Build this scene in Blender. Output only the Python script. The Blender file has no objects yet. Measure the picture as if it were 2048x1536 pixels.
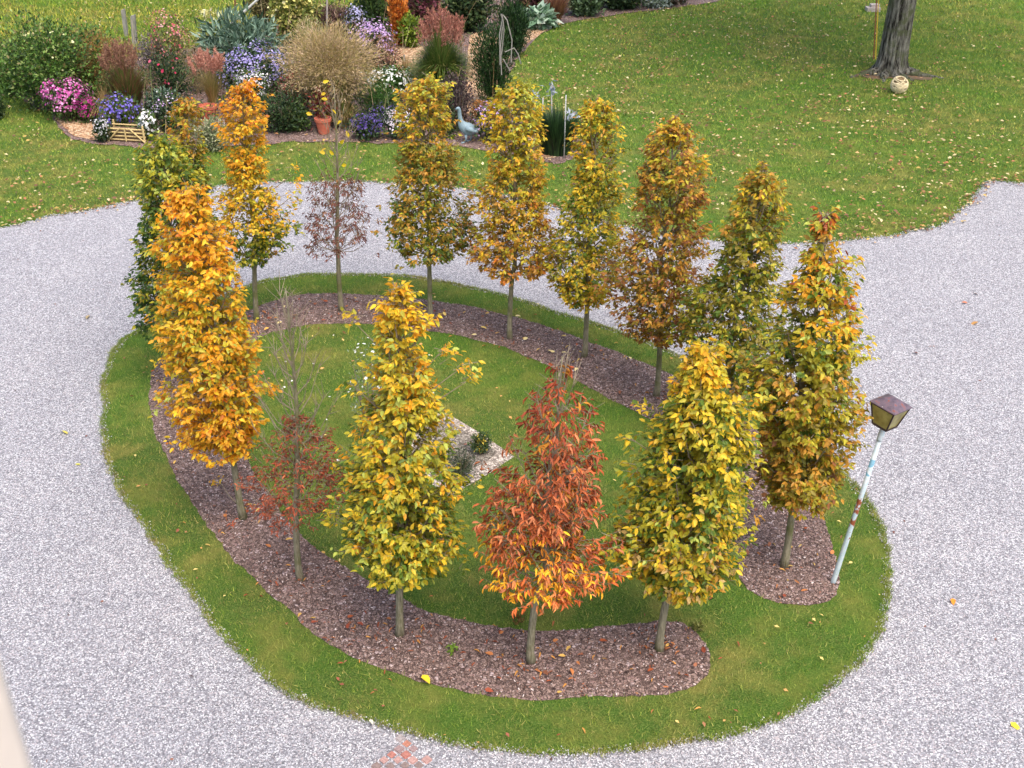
import bpy, bmesh, math, random
import numpy as np
from mathutils import Vector, Matrix, noise
from mathutils.geometry import tessellate_polygon
rng = np.random.default_rng(7)
random.seed(7)
R = math.radians
scene = bpy.context.scene
# ------------------------------------------------------------------ camera
CAM_H, PITCH, FPX = 6.5, R(30.0), 2300.0
cam = bpy.data.cameras.new('camera'); co = bpy.data.objects.new('camera', cam)
scene.collection.objects.link(co); scene.camera = co
co.location = (0, 0, CAM_H); co.rotation_euler = (math.pi/2 - PITCH, 0, 0)
cam.sensor_width = 36; cam.lens = FPX/2048*36
cam.clip_start = 0.05; cam.clip_end = 2000
cam.dof.use_dof = True; cam.dof.focus_distance = 12; cam.dof.aperture_fstop = 9.0
# ------------------------------------------------------------------ world, sun
SUN_EL, SUN_AZ = R(62), R(150)          # azimuth measured from +Y towards +X
w = bpy.data.worlds.new('World'); scene.world = w; w.use_nodes = True
nt = w.node_tree; nt.nodes.clear()
sky = nt.nodes.new('ShaderNodeTexSky'); sky.sky_type = 'NISHITA'; sky.sun_disc = False
sky.sun_elevation = SUN_EL; sky.sun_rotation = SUN_AZ; sky.dust_density = 4.0; sky.air_density = 1.0
bg = nt.nodes.new('ShaderNodeBackground'); bg.inputs[1].default_value = 0.15
out = nt.nodes.new('ShaderNodeOutputWorld')
nt.links.new(sky.outputs[0], bg.inputs[0]); nt.links.new(bg.outputs[0], out.inputs[0])
sl = bpy.data.lights.new('sun', 'SUN'); sl.energy = 1.5; sl.angle = R(50); sl.color = (1, .95, .86)
so = bpy.data.objects.new('sun', sl); scene.collection.objects.link(so)
sd = Vector((math.sin(SUN_AZ)*math.cos(SUN_EL), math.cos(SUN_AZ)*math.cos(SUN_EL), math.sin(SUN_EL)))
so.rotation_euler = sd.to_track_quat('Z', 'Y').to_euler(); so.location = (0, 0, 30)
scene.view_settings.view_transform = 'Standard'; scene.view_settings.look = 'None'
scene.view_settings.exposure = 0.92; scene.view_settings.gamma = 1.0
scene.render.resolution_x = 1024; scene.render.resolution_y = 768

# ------------------------------------------------------------------ helpers
def S(r, g, b, k=1.0):
    f = lambda c: ((c/255+.055)/1.055)**2.4 if c > 10 else c/255/12.92
    return (f(r)*k, f(g)*k, f(b)*k)
FW = np.array([0, math.cos(PITCH), -math.sin(PITCH)]); UP = np.array([0, math.sin(PITCH), math.cos(PITCH)])
def ray(px, py): return FW + np.array([(px-1024)/FPX, 0, 0]) - UP*((py-768)/FPX)
def G(px, py, z=0.0):                      # where a sight line meets the ground
    d = ray(px, py); t = (z-CAM_H)/d[2]; return np.array([d[0]*t, d[1]*t, z])
def P(px, py, Y):                          # where it meets the upright plane at depth Y
    d = ray(px, py); t = Y/d[1]; return np.array([d[0]*t, Y, CAM_H+d[2]*t])

def tag(o, label=None, cat=None, group=None, kind=None):
    if label: o['label'] = label
    if cat: o['category'] = cat
    if group: o['group'] = group
    if kind: o['kind'] = kind
    return o
def empty(name, loc, label, cat, group=None):
    o = bpy.data.objects.new(name, None); scene.collection.objects.link(o)
    o.location = tuple(float(v) for v in loc); o.empty_display_size = .1
    return tag(o, label, cat, group)
def mesh(name, V, F, mat, parent=None, col=None, smooth=False):
    """V (n,3) in world metres, F list of faces or (m,k) array, col (n,3)"""
    V = np.asarray(V, dtype=np.float64).reshape(-1, 3)
    if parent is not None: V = V - np.array(parent.matrix_world.translation if parent.parent is None and parent.type == 'EMPTY' else (0, 0, 0))
    me = bpy.data.meshes.new(name)
    if isinstance(F, np.ndarray):
        m, k = F.shape
        me.vertices.add(len(V)); me.vertices.foreach_set('co', V.astype(np.float32).ravel())
        me.loops.add(m*k); me.loops.foreach_set('vertex_index', F.astype(np.int32).ravel())
        me.polygons.add(m); me.polygons.foreach_set('loop_start', np.arange(0, m*k, k, dtype=np.int32))
        me.polygons.foreach_set('loop_total', np.full(m, k, dtype=np.int32))
        me.update(calc_edges=True)
    else:
        me.from_pydata([tuple(v) for v in V], [], F); me.update()
    if col is not None:
        a = me.attributes.new('Col', 'FLOAT_COLOR', 'POINT')
        c = np.ones((len(V), 4), dtype=np.float32); c[:, :3] = col
        a.data.foreach_set('color', c.ravel())
    if smooth: me.polygons.foreach_set('use_smooth', np.ones(len(me.polygons), dtype=bool))
    me.materials.append(mat)
    o = bpy.data.objects.new(name, me); scene.collection.objects.link(o)
    if parent is not None: o.parent = parent
    return o
def E(name, loc, label, cat, group=None):   # an Empty with its matrix ready for mesh()
    o = empty(name, loc, label, cat, group); o.matrix_world = Matrix.Translation(o.location); return o
def own(name, V, F, mat, label, cat, group=None, loc=None, **k):   # a thing that is one mesh, origin at its base
    V = np.asarray(V, float)
    if loc is None: loc = np.array([V[:, 0].mean(), V[:, 1].mean(), V[:, 2].min()])
    o = mesh(name, V-np.asarray(loc), F, mat, **k); o.location = tuple(float(v) for v in loc)
    return tag(o, label, cat, group)

class B:                                   # collects shapes into one mesh
    def __init__(s): s.v = []; s.f = []; s.c = []; s.n = 0
    def add(s, V, F, c=None):
        V = np.asarray(V, float); s.v.append(V); s.f += [tuple(int(i)+s.n for i in f) for f in F]
        s.c.append(np.tile(np.array(c if c is not None else (1, 1, 1), float), (len(V), 1))); s.n += len(V)
    def tube(s, pts, rad, k=6, c=None, cap=True):
        pts = np.asarray(pts, float); n = len(pts)
        rad = np.full(n, rad) if np.isscalar(rad) else np.asarray(rad, float)
        T = np.gradient(pts, axis=0); T /= (np.linalg.norm(T, axis=1, keepdims=True)+1e-9)
        ref = np.array([0, 0, 1.]) if abs(T[0][2]) < .9 else np.array([1., 0, 0])
        V = []
        for i in range(n):
            a = np.cross(T[i], ref); a /= np.linalg.norm(a)+1e-9; b = np.cross(T[i], a)
            for j in range(k):
                t = 2*math.pi*j/k; V.append(pts[i]+rad[i]*(math.cos(t)*a+math.sin(t)*b))
        F = [(i*k+j, i*k+(j+1) % k, (i+1)*k+(j+1) % k, (i+1)*k+j) for i in range(n-1) for j in range(k)]
        if cap: F += [tuple(range(k))[::-1], tuple(range((n-1)*k, n*k))]
        s.add(V, F, c)
    def box(s, c, size, rot=None, col=None):
        x, y, z = [v/2 for v in size]
        V = np.array([(a*x, b*y, d*z) for a in (-1, 1) for b in (-1, 1) for d in (-1, 1)])
        if rot is not None: V = V @ np.array(rot).T
        s.add(V+np.array(c), [(0, 1, 3, 2), (4, 6, 7, 5), (0, 4, 5, 1), (2, 3, 7, 6), (0, 2, 6, 4), (1, 5, 7, 3)], col)
    def lathe(s, prof, c, k=20, col=None):
        V = []
        for r, z in prof:
            for j in range(k):
                t = 2*math.pi*j/k; V.append((c[0]+r*math.cos(t), c[1]+r*math.sin(t), c[2]+z))
        n = len(prof)
        F = [(i*k+j, i*k+(j+1) % k, (i+1)*k+(j+1) % k, (i+1)*k+j) for i in range(n-1) for j in range(k)]
        s.add(V, F, col)
    def out(s): return np.vstack(s.v), s.f, np.vstack(s.c)
    def build(s, name, mat, parent=None, **k):
        V, F, c = s.out(); return mesh(name, V, F, mat, parent, col=c, **k)
    def own(s, name, mat, label, cat, group=None, **k):
        V, F, c = s.out(); return own(name, V, F, mat, label, cat, group, col=c, **k)

# ------------------------------------------------------------------ materials
def newmat(name):
    m = bpy.data.materials.new(name); m.use_nodes = True; nt = m.node_tree; nt.nodes.clear()
    o = nt.nodes.new('ShaderNodeOutputMaterial'); return m, nt, o
def N(nt, t, **k):
    n = nt.nodes.new(t)
    for a, b in k.items(): setattr(n, a, b)
    return n
def L(nt, a, b): nt.links.new(a, b)
def coords(nt, sc=(1, 1, 1)):
    g = N(nt, 'ShaderNodeNewGeometry'); mp = N(nt, 'ShaderNodeMapping'); mp.inputs['Scale'].default_value = sc
    L(nt, g.outputs['Position'], mp.inputs['Vector']); return mp.outputs[0]
def noi(nt, v, s, d=4, r=.55):
    n = N(nt, 'ShaderNodeTexNoise'); n.inputs['Scale'].default_value = s; n.inputs['Detail'].default_value = d
    n.inputs['Roughness'].default_value = r; L(nt, v, n.inputs['Vector']); return n
def ramp(nt, v, stops, interp='LINEAR'):
    r = N(nt, 'ShaderNodeValToRGB'); r.color_ramp.interpolation = interp
    e = r.color_ramp.elements
    while len(e) < len(stops): e.new(.5)
    for i, (p, c) in enumerate(stops): e[i].position = p; e[i].color = (*c, 1) if len(c) == 3 else c
    L(nt, v, r.inputs[0]); return r.outputs[0]
def mix(nt, f, a, b, t='MIX'):
    m = N(nt, 'ShaderNodeMix', data_type='RGBA', blend_type=t)
    if isinstance(f, (int, float)): m.inputs[0].default_value = f
    else: L(nt, f, m.inputs[0])
    for i, x in ((6, a), (7, b)):
        if isinstance(x, tuple): m.inputs[i].default_value = (*x, 1)
        else: L(nt, x, m.inputs[i])
    return m.outputs[2]
def bsdf(nt, o, col, rough=.8, bump=None, bs=.5, bd=.01, spec=.3):
    b = N(nt, 'ShaderNodeBsdfPrincipled'); b.inputs['Roughness'].default_value = rough
    b.inputs['Specular IOR Level'].default_value = spec
    if isinstance(col, tuple): b.inputs['Base Color'].default_value = (*col, 1)
    else: L(nt, col, b.inputs['Base Color'])
    if bump is not None:
        bp = N(nt, 'ShaderNodeBump'); bp.inputs['Strength'].default_value = bs; bp.inputs['Distance'].default_value = bd
        L(nt, bump, bp.inputs['Height']); L(nt, bp.outputs[0], b.inputs['Normal'])
    L(nt, b.outputs[0], o.inputs[0]); return b
def leaf_mat(name, trans=.3, rough=.45, spec=.35, varn=.25, scale=60):
    m, nt, o = newmat(name)
    a = N(nt, 'ShaderNodeAttribute', attribute_name='Col')
    n = noi(nt, coords(nt), scale, 3)
    hs = N(nt, 'ShaderNodeHueSaturation')
    mr = N(nt, 'ShaderNodeMapRange'); mr.inputs[3].default_value = 1-varn; mr.inputs[4].default_value = 1+varn
    L(nt, n.outputs[0], mr.inputs[0]); L(nt, mr.outputs[0], hs.inputs['Value']); L(nt, a.outputs[0], hs.inputs['Color'])
    b = N(nt, 'ShaderNodeBsdfPrincipled'); b.inputs['Roughness'].default_value = rough; b.inputs['Specular IOR Level'].default_value = spec
    L(nt, hs.outputs[0], b.inputs['Base Color'])
    t = N(nt, 'ShaderNodeBsdfTranslucent'); L(nt, hs.outputs[0], t.inputs[0])
    mx = N(nt, 'ShaderNodeMixShader'); mx.inputs[0].default_value = trans
    L(nt, b.outputs[0], mx.inputs[1]); L(nt, t.outputs[0], mx.inputs[2]); L(nt, mx.outputs[0], o.inputs[0])
    return m
M_leaf = leaf_mat('autumn_leaf', .42)
M_dry = leaf_mat('dry_leaf', .12, .6, .2)
M_petal = leaf_mat('petal', .25, .6, .1, .08)
M_plant = leaf_mat('plant_leaf', .25, .5, .3, .3, 30)
M_flat = leaf_mat('flat_leaf', .05, .6, .2, .2, 80)

def wood_mat(name, c1, c2, scale=(30, 30, 4), bs=.6, bd=.01, moss=None, st=(.3, .7)):
    m, nt, o = newmat(name); v = coords(nt, scale); n = noi(nt, v, 1, 6, .65)
    c = ramp(nt, n.outputs[0], [(st[0], c1), (st[1], c2)])
    if moss:
        n2 = noi(nt, coords(nt), 3, 5, .7)
        f = ramp(nt, n2.outputs[0], [(.5, (0, 0, 0)), (.62, (1, 1, 1))]); c = mix(nt, f, c, moss)
    bsdf(nt, o, c, .9, n.outputs[0], bs, bd, .1); return m
M_bark = wood_mat('young_bark', S(98, 92, 72), S(160, 152, 128), (90, 90, 12), .5, .004, S(108, 108, 70))
M_twig = wood_mat('twig_bark', S(108, 96, 80), S(160, 146, 124), (60, 60, 20), .3, .002)
M_bigbark = wood_mat('old_bark', S(40, 37, 33), S(150, 146, 134), (17, 17, 2.4), 1.0, .10, S(92, 96, 70), (.40, .62))
M_woodgrey = wood_mat('weathered_wood', S(110, 108, 102), S(165, 160, 150), (40, 40, 5))
M_woodtan = wood_mat('split_wood', S(170, 140, 90), S(225, 205, 150), (50, 50, 50), .3, .004)

def grass_ground(name):
    m, nt, o = newmat(name); v = coords(nt)
    big = noi(nt, v, .55, 4, .6); mid = noi(nt, v, 1.9, 6, .7); fine = noi(nt, v, 70, 5, .7)
    c = ramp(nt, fine.outputs[0], [(.3, S(40, 56, 24)), (.46, S(72, 94, 40)), (.56, S(100, 120, 56)), (.7, S(150, 146, 90))])
    yl = ramp(nt, mid.outputs[0], [(.46, (0, 0, 0)), (.68, (.75, .75, .75))])
    c = mix(nt, yl, c, S(146, 134, 72))
    gr = ramp(nt, big.outputs[0], [(.35, (0, 0, 0)), (.65, (.55, .55, .55))])
    c = mix(nt, gr, c, S(76, 116, 36))
    bsdf(nt, o, c, .95, fine.outputs[0], .8, .03, .1); return m
M_lawn = grass_ground('lawn_turf')

def blade_mat():
    m, nt, o = newmat('grass_blade'); v = coords(nt)
    a = N(nt, 'ShaderNodeAttribute', attribute_name='Col')
    big = noi(nt, v, .55, 4, .6); mid = noi(nt, v, 1.9, 6, .7); sm = noi(nt, v, 9, 5, .75)
    c = a.outputs[0]
    yl = ramp(nt, mid.outputs[0], [(.44, (0, 0, 0)), (.66, (.8, .8, .8))])
    c = mix(nt, yl, c, S(174, 160, 90))
    gr = ramp(nt, big.outputs[0], [(.36, (0, 0, 0)), (.62, (.55, .55, .55))])
    c = mix(nt, gr, c, S(104, 150, 46))
    br = ramp(nt, sm.outputs[0], [(.52, (0, 0, 0)), (.68, (.75, .75, .75))])
    c = mix(nt, br, c, S(126, 108, 80))
    b = N(nt, 'ShaderNodeBsdfPrincipled'); b.inputs['Roughness'].default_value = .6; b.inputs['Specular IOR Level'].default_value = .15
    L(nt, c, b.inputs['Base Color']); t = N(nt, 'ShaderNodeBsdfTranslucent'); L(nt, c, t.inputs[0])
    mx = N(nt, 'ShaderNodeMixShader'); mx.inputs[0].default_value = .15
    L(nt, b.outputs[0], mx.inputs[1]); L(nt, t.outputs[0], mx.inputs[2]); L(nt, mx.outputs[0], o.inputs[0]); return m
M_blade = blade_mat()

def gravel_mat(name, scale, stops, tint, bd=.012, bst=.5):
    m, nt, o = newmat(name); v = coords(nt)
    nz = noi(nt, v, 40, 2); vv = N(nt, 'ShaderNodeVectorMath', operation='MULTIPLY_ADD')
    vv.inputs[1].default_value = (.006, .006, .006); L(nt, nz.outputs['Color'], vv.inputs[0]); L(nt, v, vv.inputs[2])
    vo = N(nt, 'ShaderNodeTexVoronoi'); vo.inputs['Scale'].default_value = scale; L(nt, vv.outputs[0], vo.inputs['Vector'])
    ed = N(nt, 'ShaderNodeTexVoronoi', feature='DISTANCE_TO_EDGE'); ed.inputs['Scale'].default_value = scale; L(nt, vv.outputs[0], ed.inputs['Vector'])
    sp = N(nt, 'ShaderNodeSeparateColor'); L(nt, vo.outputs['Color'], sp.inputs[0])
    c = ramp(nt, sp.outputs[0], stops)
    gap = ramp(nt, ed.outputs['Distance'], [(0, (0.0, 0.0, 0.0)), (.12, (1, 1, 1))])
    c = mix(nt, gap, tint, c)
    big = noi(nt, v, .9, 4, .6)
    k = ramp(nt, big.outputs[0], [(.3, (.94, .94, .95)), (.7, (1.04, 1.035, 1.03))]); c = mix(nt, 1.0, c, k, 'MULTIPLY')
    # every stone tips its own way
    h = N(nt, 'ShaderNodeMath', operation='MULTIPLY_ADD'); h.inputs[1].default_value = 1.3
    L(nt, ed.outputs['Distance'], h.inputs[0]); L(nt, sp.outputs[1], h.inputs[2])
    bsdf(nt, o, c, .75, h.outputs[0], bst, bd, .25); return m
M_gravel = gravel_mat('crushed_gravel', 96, [(0, S(104, 102, 106)), (.22, S(134, 132, 137)), (.45, S(160, 159, 164)), (.6, S(178, 177, 181)), (.72, S(188, 176, 175)), (.8, S(200, 199, 201)), (1, S(228, 227, 227))], S(92, 90, 94), bst=.16)
M_pebble = gravel_mat('pale_pebbles', 42, [(0, S(120, 112, 104)), (.4, S(172, 160, 148)), (.7, S(205, 192, 180)), (1, S(226, 214, 200))], S(96, 84, 74))
M_mulch = gravel_mat('bark_mulch', 38, [(0, S(92, 74, 68)), (.4, S(130, 108, 100)), (.75, S(158, 134, 124)), (.92, S(150, 122, 116)), (1, S(200, 180, 176))], S(48, 34, 32), .02)
M_chip = leaf_mat('bark_chip', 0, .8, .15, .3, 60)
M_straw = gravel_mat('wood_chip_path', 30, [(0, S(150, 110, 80)), (.5, S(205, 165, 125)), (1, S(238, 212, 178))], S(110, 76, 54), .02)

def plain(name, col, rough=.6, ns=30, var=.25, bs=.2, spec=.3):
    m, nt, o = newmat(name); n = noi(nt, coords(nt), ns, 5, .6)
    c = ramp(nt, n.outputs[0], [(.3, tuple(x*(1-var) for x in col)), (.7, tuple(min(1, x*(1+var)) for x in col))])
    bsdf(nt, o, c, rough, n.outputs[0], bs, .005, spec); return m
def colmat(name, rough=.7, var=.2, ns=40, bs=.2, spec=.3):
    m, nt, o = newmat(name); a = N(nt, 'ShaderNodeAttribute', attribute_name='Col'); n = noi(nt, coords(nt), ns, 5, .6)
    k = ramp(nt, n.outputs[0], [(.3, (1-var,)*3), (.7, (1+var,)*3)])
    c = mix(nt, 1.0, a.outputs[0], k, 'MULTIPLY'); bsdf(nt, o, c, rough, n.outputs[0], bs, .004, spec); return m
M_col = colmat('painted_misc')

# ------------------------------------------------------------------ flat regions
def spline(pts, sub=8, closed=True):
    p = np.array(pts, float); n = len(p); o = []
    rn = range(n) if closed else range(n-1)
    for i in rn:
        g = lambda j: p[j % n] if closed else p[min(max(j, 0), n-1)]
        a, b, c, d = g(i-1), g(i), g(i+1), g(i+2)
        for k in range(sub):
            t = k/sub
            o.append(.5*((2*b)+(-a+c)*t+(2*a-5*b+4*c-d)*t*t+(-a+3*b-3*c+d)*t**3))
    if not closed: o.append(p[-1])
    return np.array(o)
def wobble(p, amp=.02, fr=2.5):
    o = p.copy()
    for i, q in enumerate(p):
        v = noise.noise_vector(Vector((q[0]*fr, q[1]*fr, 3.1)))+.7*noise.noise_vector(Vector((q[0]*fr*5, q[1]*fr*5, 1.1))); o[i, 0] += v.x*amp; o[i, 1] += v.y*amp
    return o
def outline(px, sub=8, amp=.02, smooth=True):
    p = np.array([G(*q)[:2] for q in px])
    if smooth: p = spline(p, sub)
    return wobble(p, amp) if amp else p
def inside(poly, x, y):
    n = len(poly); r = np.zeros(len(x), bool); j = n-1
    for i in range(n):
        xi, yi = poly[i]; xj, yj = poly[j]
        c = ((yi > y) != (yj > y)); r ^= c & (x < (xj-xi)*(y-yi)/((yj-yi)+1e-12)+xi); j = i
    return r
def sheet(name, poly, z, mat, kind='structure', thick=.0, label=None):
    V = [Vector((a, b, 0)) for a, b in poly]; T = tessellate_polygon([V]); n = len(V)
    vs = np.array([(a, b, z) for a, b in poly]); F = [tuple(t) for t in T]
    if thick:
        vs = np.vstack([vs, [(a, b, z-thick) for a, b in poly]]); F += [(i, (i+1) % n, n+(i+1) % n, n+i) for i in range(n)]
    o = mesh(name, vs, F, mat); bm = bmesh.new(); bm.from_mesh(o.data); bmesh.ops.recalc_face_normals(bm, faces=bm.faces)
    up = sum(f.normal.z*f.calc_area() for f in bm.faces)
    if up < 0: bmesh.ops.reverse_faces(bm, faces=bm.faces)
    bm.to_mesh(o.data); bm.free(); tag(o, kind=kind)
    if label: o['label'] = label
    return o

# ground: grass to the horizon
gv = []; gf = []
big = 700
own_g = mesh('ground', np.array([(-big, -60, 0), (big, -60, 0), (big, big, 0), (-big, big, 0)], float), [(0, 1, 2, 3)], M_lawn); tag(own_g, kind='structure')
drive_px = [(-700, 560), (-300, 500), (0, 457), (100, 435), (200, 418), (270, 403), (400, 379), (500, 369), (560, 366), (700, 364), (800, 369), (870, 373), (950, 383), (1020, 395),
            (1090, 409), (1140, 424), (1250, 455), (1400, 479), (1560, 488), (1680, 484), (1800, 470), (1880, 452), (1935, 415), (1962, 386), (1980, 366), (2048, 369), (2200, 380), (2700, 420)]
dp = spline([G(*q)[:2] for q in drive_px], 24, False); dp = wobble(dp, .05, 3)
drive = np.vstack([dp, [(60, dp[-1][1]), (60, -20), (-60, -20), (-60, dp[0][1])]])
sheet('gravel_drive', drive, .006, M_gravel)
island_px = [(215, 740), (230, 700), (262, 674), (310, 652), (400, 612), (490, 577), (540, 561), (620, 552), (700, 551), (800, 553), (870, 563), (950, 580), (1040, 602), (1130, 632), (1200, 653), (1260, 674), (1330, 702),
             (1420, 745), (1520, 805), (1610, 875), (1690, 950), (1732, 1005), (1760, 1060), (1774, 1130), (1774, 1200), (1752, 1275), (1700, 1342), (1610, 1410), (1480, 1465), (1350, 1490), (1258, 1498),
             (1110, 1508), (973, 1497), (837, 1473), (700, 1434), (600, 1396), (525, 1350), (454, 1279), (403, 1213), (346, 1143), (324, 1100), (285, 1045), (245, 985), (218, 920), (208, 850), (209, 790)]
island = outline(island_px, 24, .035)
sheet('island_lawn', island, .016, M_lawn, thick=.012)
ring_out = [(1420, 1310), (1417, 1350), (1370, 1382), (1280, 1396), (1165, 1398), (1050, 1404), (932, 1387), (804, 1355), (700, 1314), (610, 1255), (540, 1190), (480, 1132), (430, 1075), (390, 1020), (358, 965), (325, 900), (305, 850), (300, 790),
            (310, 742), (345, 700), (410, 662), (490, 628), (540, 606), (620, 591), (700, 591), (800, 596), (870, 604), (960, 620), (1040, 640), (1120, 665), (1200, 695), (1290, 730), (1390, 775), (1480, 835), (1560, 905), (1620, 980), (1652, 1050), (1672, 1115), (1680, 1165), (1668, 1197), (1620, 1212), (1550, 1208), (1495, 1180)]
ring_in = [(1474, 1130), (1466, 1060), (1448, 990), (1400, 915), (1335, 862), (1290, 835), (1200, 790), (1120, 745), (1040, 712), (1000, 695), (920, 675), (860, 665), (760, 653), (660, 650), (600, 655), (540, 670), (500, 692), (476, 735), (468, 800),
           (476, 860), (505, 940), (550, 1010), (607, 1078), (678, 1127), (785, 1190), (840, 1218), (900, 1239), (980, 1255), (1060, 1262), (1150, 1262), (1240, 1254), (1310, 1246), (1362, 1250), (1398, 1272)]
ring = outline(ring_out+ring_in, 14, .03)
sheet('mulch_bed', ring, .021, M_mulch)
peb_out = outline([(845, 838), (888, 826), (960, 868), (1028, 916), (970, 955), (905, 992), (850, 965), (820, 900)], 3, .01, False)
peb_in = outline([(850, 850), (888, 842), (950, 880), (990, 910), (940, 940), (892, 962), (858, 945), (838, 900)], 4, .02)
sheet('pebble_bed', peb_out, .021, M_pebble)
m_grit = gravel_mat('grey_grit', 60, [(0, S(96, 88, 80)), (.5, S(138, 128, 116)), (1, S(176, 168, 156))], S(70, 62, 56))
sheet('grit_patch', peb_in, .025, m_grit)
border_px = [(100, 228), (118, 258), (160, 282), (230, 293), (310, 298), (400, 298), (520, 290), (620, 285), (740, 286), (840, 287), (900, 292), (1000, 306), (1075, 324), (1120, 328), (1160, 312), (1165, 285), (1120, 268), (1065, 252),
             (1030, 215), (1012, 175), (1022, 135), (1042, 108), (1073, 82), (1109, 56), (1155, 42), (1265, 25), (1358, 15), (1480, -3), (1700, -22), (1700, -60), (1200, -60), (850, -40), (700, 20), (520, 70), (330, 108), (180, 130), (60, 165), (45, 200)]
border = outline(border_px, 5, .12)
sheet('flower_border', border, .012, M_mulch)
for nm, q in (('wood_chip_path', [(112, 232), (150, 228), (200, 245), (222, 262), (215, 282), (165, 278), (135, 262)]),
              ('wood_chip_path', [(828, 80), (850, 110), (815, 140), (780, 130), (790, 90)]),
              ('wood_chip_path', [(1098, 56), (1066, 54), (1040, 62), (1010, 80), (960, 66), (940, 80), (935, 130), (930, 180), (935, 225), (960, 232), (975, 200), (965, 150), (985, 140), (1018, 120), (1045, 95), (1075, 76)]),
              ('wood_chip_path', [(1060, 268), (1100, 285), (1118, 312), (1080, 318), (1055, 300)])):
    sheet(nm, outline(q, 5, .05), .018, M_straw)
dirt = outline([(1722, 150), (1745, 136), (1800, 134), (1845, 146), (1870, 160), (1830, 160), (1780, 158), (1740, 158)], 5, .1)
M_dirt = plain('bare_soil', S(112, 92, 72), .95, 25, .3)
sheet('bare_soil', dirt, .010, M_dirt)

# ------------------------------------------------------------------ grass blades
def blades(name, x, y, z, h, wd, cols, label):
    n = len(x); a = rng.uniform(0, 2*np.pi, n); ln = rng.normal(0, .55, (n, 2))*h[:, None]
    sx, sy = np.cos(a)*wd/2, np.sin(a)*wd/2
    V = np.zeros((n, 3, 3)); V[:, 0] = np.stack([x-sx, y-sy, z], 1); V[:, 1] = np.stack([x+sx, y+sy, z], 1)
    V[:, 2] = np.stack([x+ln[:, 0], y+ln[:, 1], z+h], 1)
    c = np.repeat(cols[rng.integers(0, len(cols), n)]*rng.uniform(.75, 1.25, (n, 1)), 3, axis=0)
    o = mesh(name, V.reshape(-1, 3), np.arange(3*n).reshape(n, 3), M_blade, col=c)
    return tag(o, label, 'grass', kind='stuff')
GC = np.array([1.22, 1.25, 1.0])*np.array([S(84, 104, 44), S(112, 128, 56), S(126, 142, 60), S(150, 154, 76), S(176, 164, 104), S(94, 112, 48), S(130, 132, 72), S(66, 88, 38), S(164, 146, 98)])
n = 420000; x = rng.uniform(-6, 7, n); y = rng.uniform(4.5, 16, n)
i = rng.integers(0, len(island)-1, 26000); f = rng.uniform(0, 1, (26000, 1)); e = island[i]*(1-f)+island[i+1]*f+rng.normal(0, .016, (26000, 2)); x = np.r_[x, e[:, 0]]; y = np.r_[y, e[:, 1]]
k = (inside(island, x, y) | (np.arange(len(x)) >= n)) & ~inside(ring, x, y) & ~inside(peb_out, x, y); x, y = x[k], y[k]
blades('island_grass', x, y, np.full(len(x), .012), rng.uniform(.015, .045, len(x)), rng.uniform(.004, .009, len(x)), GC, 'short mown grass of the oval island and its inner lawn')
n = 620000; u = rng.uniform(0, 1, n)**1.5; y = 13+u*52; x = rng.uniform(-.62, .62, n)*(y+2)
k = ~inside(drive, x, y) & ~inside(border, x, y) & ~inside(dirt, x, y); x, y = x[k], y[k]
mb = G(0, 130)[1]; mk = (y > mb-1.5*np.sin(x*.4)) & (x < G(700, 40)[0]); xm, ym = x[mk], y[mk]; x, y = x[~mk], y[~mk]
blades('meadow_grass', xm, ym, np.zeros(len(xm)), rng.uniform(.03, .07, len(xm))*ym/18, rng.uniform(.010, .020, len(xm))*ym/18, GC*np.array([1.45, 1.3, .8]), 'brighter yellow green pasture grass behind the flower border')
s = y/18
blades('lawn_grass', x, y, np.zeros(len(x)), rng.uniform(.02, .05, len(x))*s, rng.uniform(.008, .018, len(x))*s, GC*np.array([1.05, 1.12, .85]), 'mown grass of the lawn and meadow beyond the drive')

# ------------------------------------------------------------------ leaves
LV8 = np.array([(0, 0, 0), (.35, 0, -.05), (.7, 0, -.04), (1, 0, -.10), (.28, .27, .06), (.66, .21, .05), (.28, -.27, .06), (.66, -.21, .05)])
LF8 = np.array([(0, 1, 4), (1, 5, 4), (1, 2, 5), (2, 3, 5), (0, 6, 1), (1, 6, 7), (1, 7, 2), (2, 7, 3)])
LV4 = np.array([(0, 0, 0), (.42, .28, .07), (1, 0, -.06), (.42, -.28, .07)]); LF4 = np.array([(0, 2, 1), (0, 3, 2)])
LVC = np.array([(0, 0, 0), (.35, 0, -.04), (.7, 0, -.08), (1, 0, -.22), (.28, .13, .12), (.66, .12, .10), (.28, -.13, .12), (.66, -.12, .10)])
LVN = np.array([(0, -.04, 0), (0, .04, 0), (.5, .05, .03), (.5, -.05, .03), (1, 0, -.12)]); LFN = np.array([(0, 2, 1), (0, 3, 2), (3, 4, 2)])
HEXV = np.array([(0, 0, -.1)]+[(math.cos(i*math.pi/3)*.5, math.sin(i*math.pi/3)*.5, .05) for i in range(6)]); HEXF = np.array([(0, i+1, (i+1) % 6+1) for i in range(6)])
def unit(a): return a/(np.linalg.norm(a, axis=-1, keepdims=True)+1e-9)
def leaves_mesh(pos, d, nrm, ln, tmpl=(LV8, LF8), wid=1.0):
    d = unit(d); s = unit(np.cross(nrm, d)); n2 = np.cross(d, s); TV, TF = tmpl
    V = pos[:, None, :]+ln[:, None, None]*(TV[None, :, 0:1]*d[:, None]+TV[None, :, 1:2]*wid*s[:, None]+TV[None, :, 2:3]*n2[:, None])
    F = (TF[None]+(np.arange(len(pos))*len(TV))[:, None, None]).reshape(-1, TF.shape[1])
    return V.reshape(-1, 3), F
def rep(c, tmpl): return np.repeat(c, len(tmpl[0]), axis=0)
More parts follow.
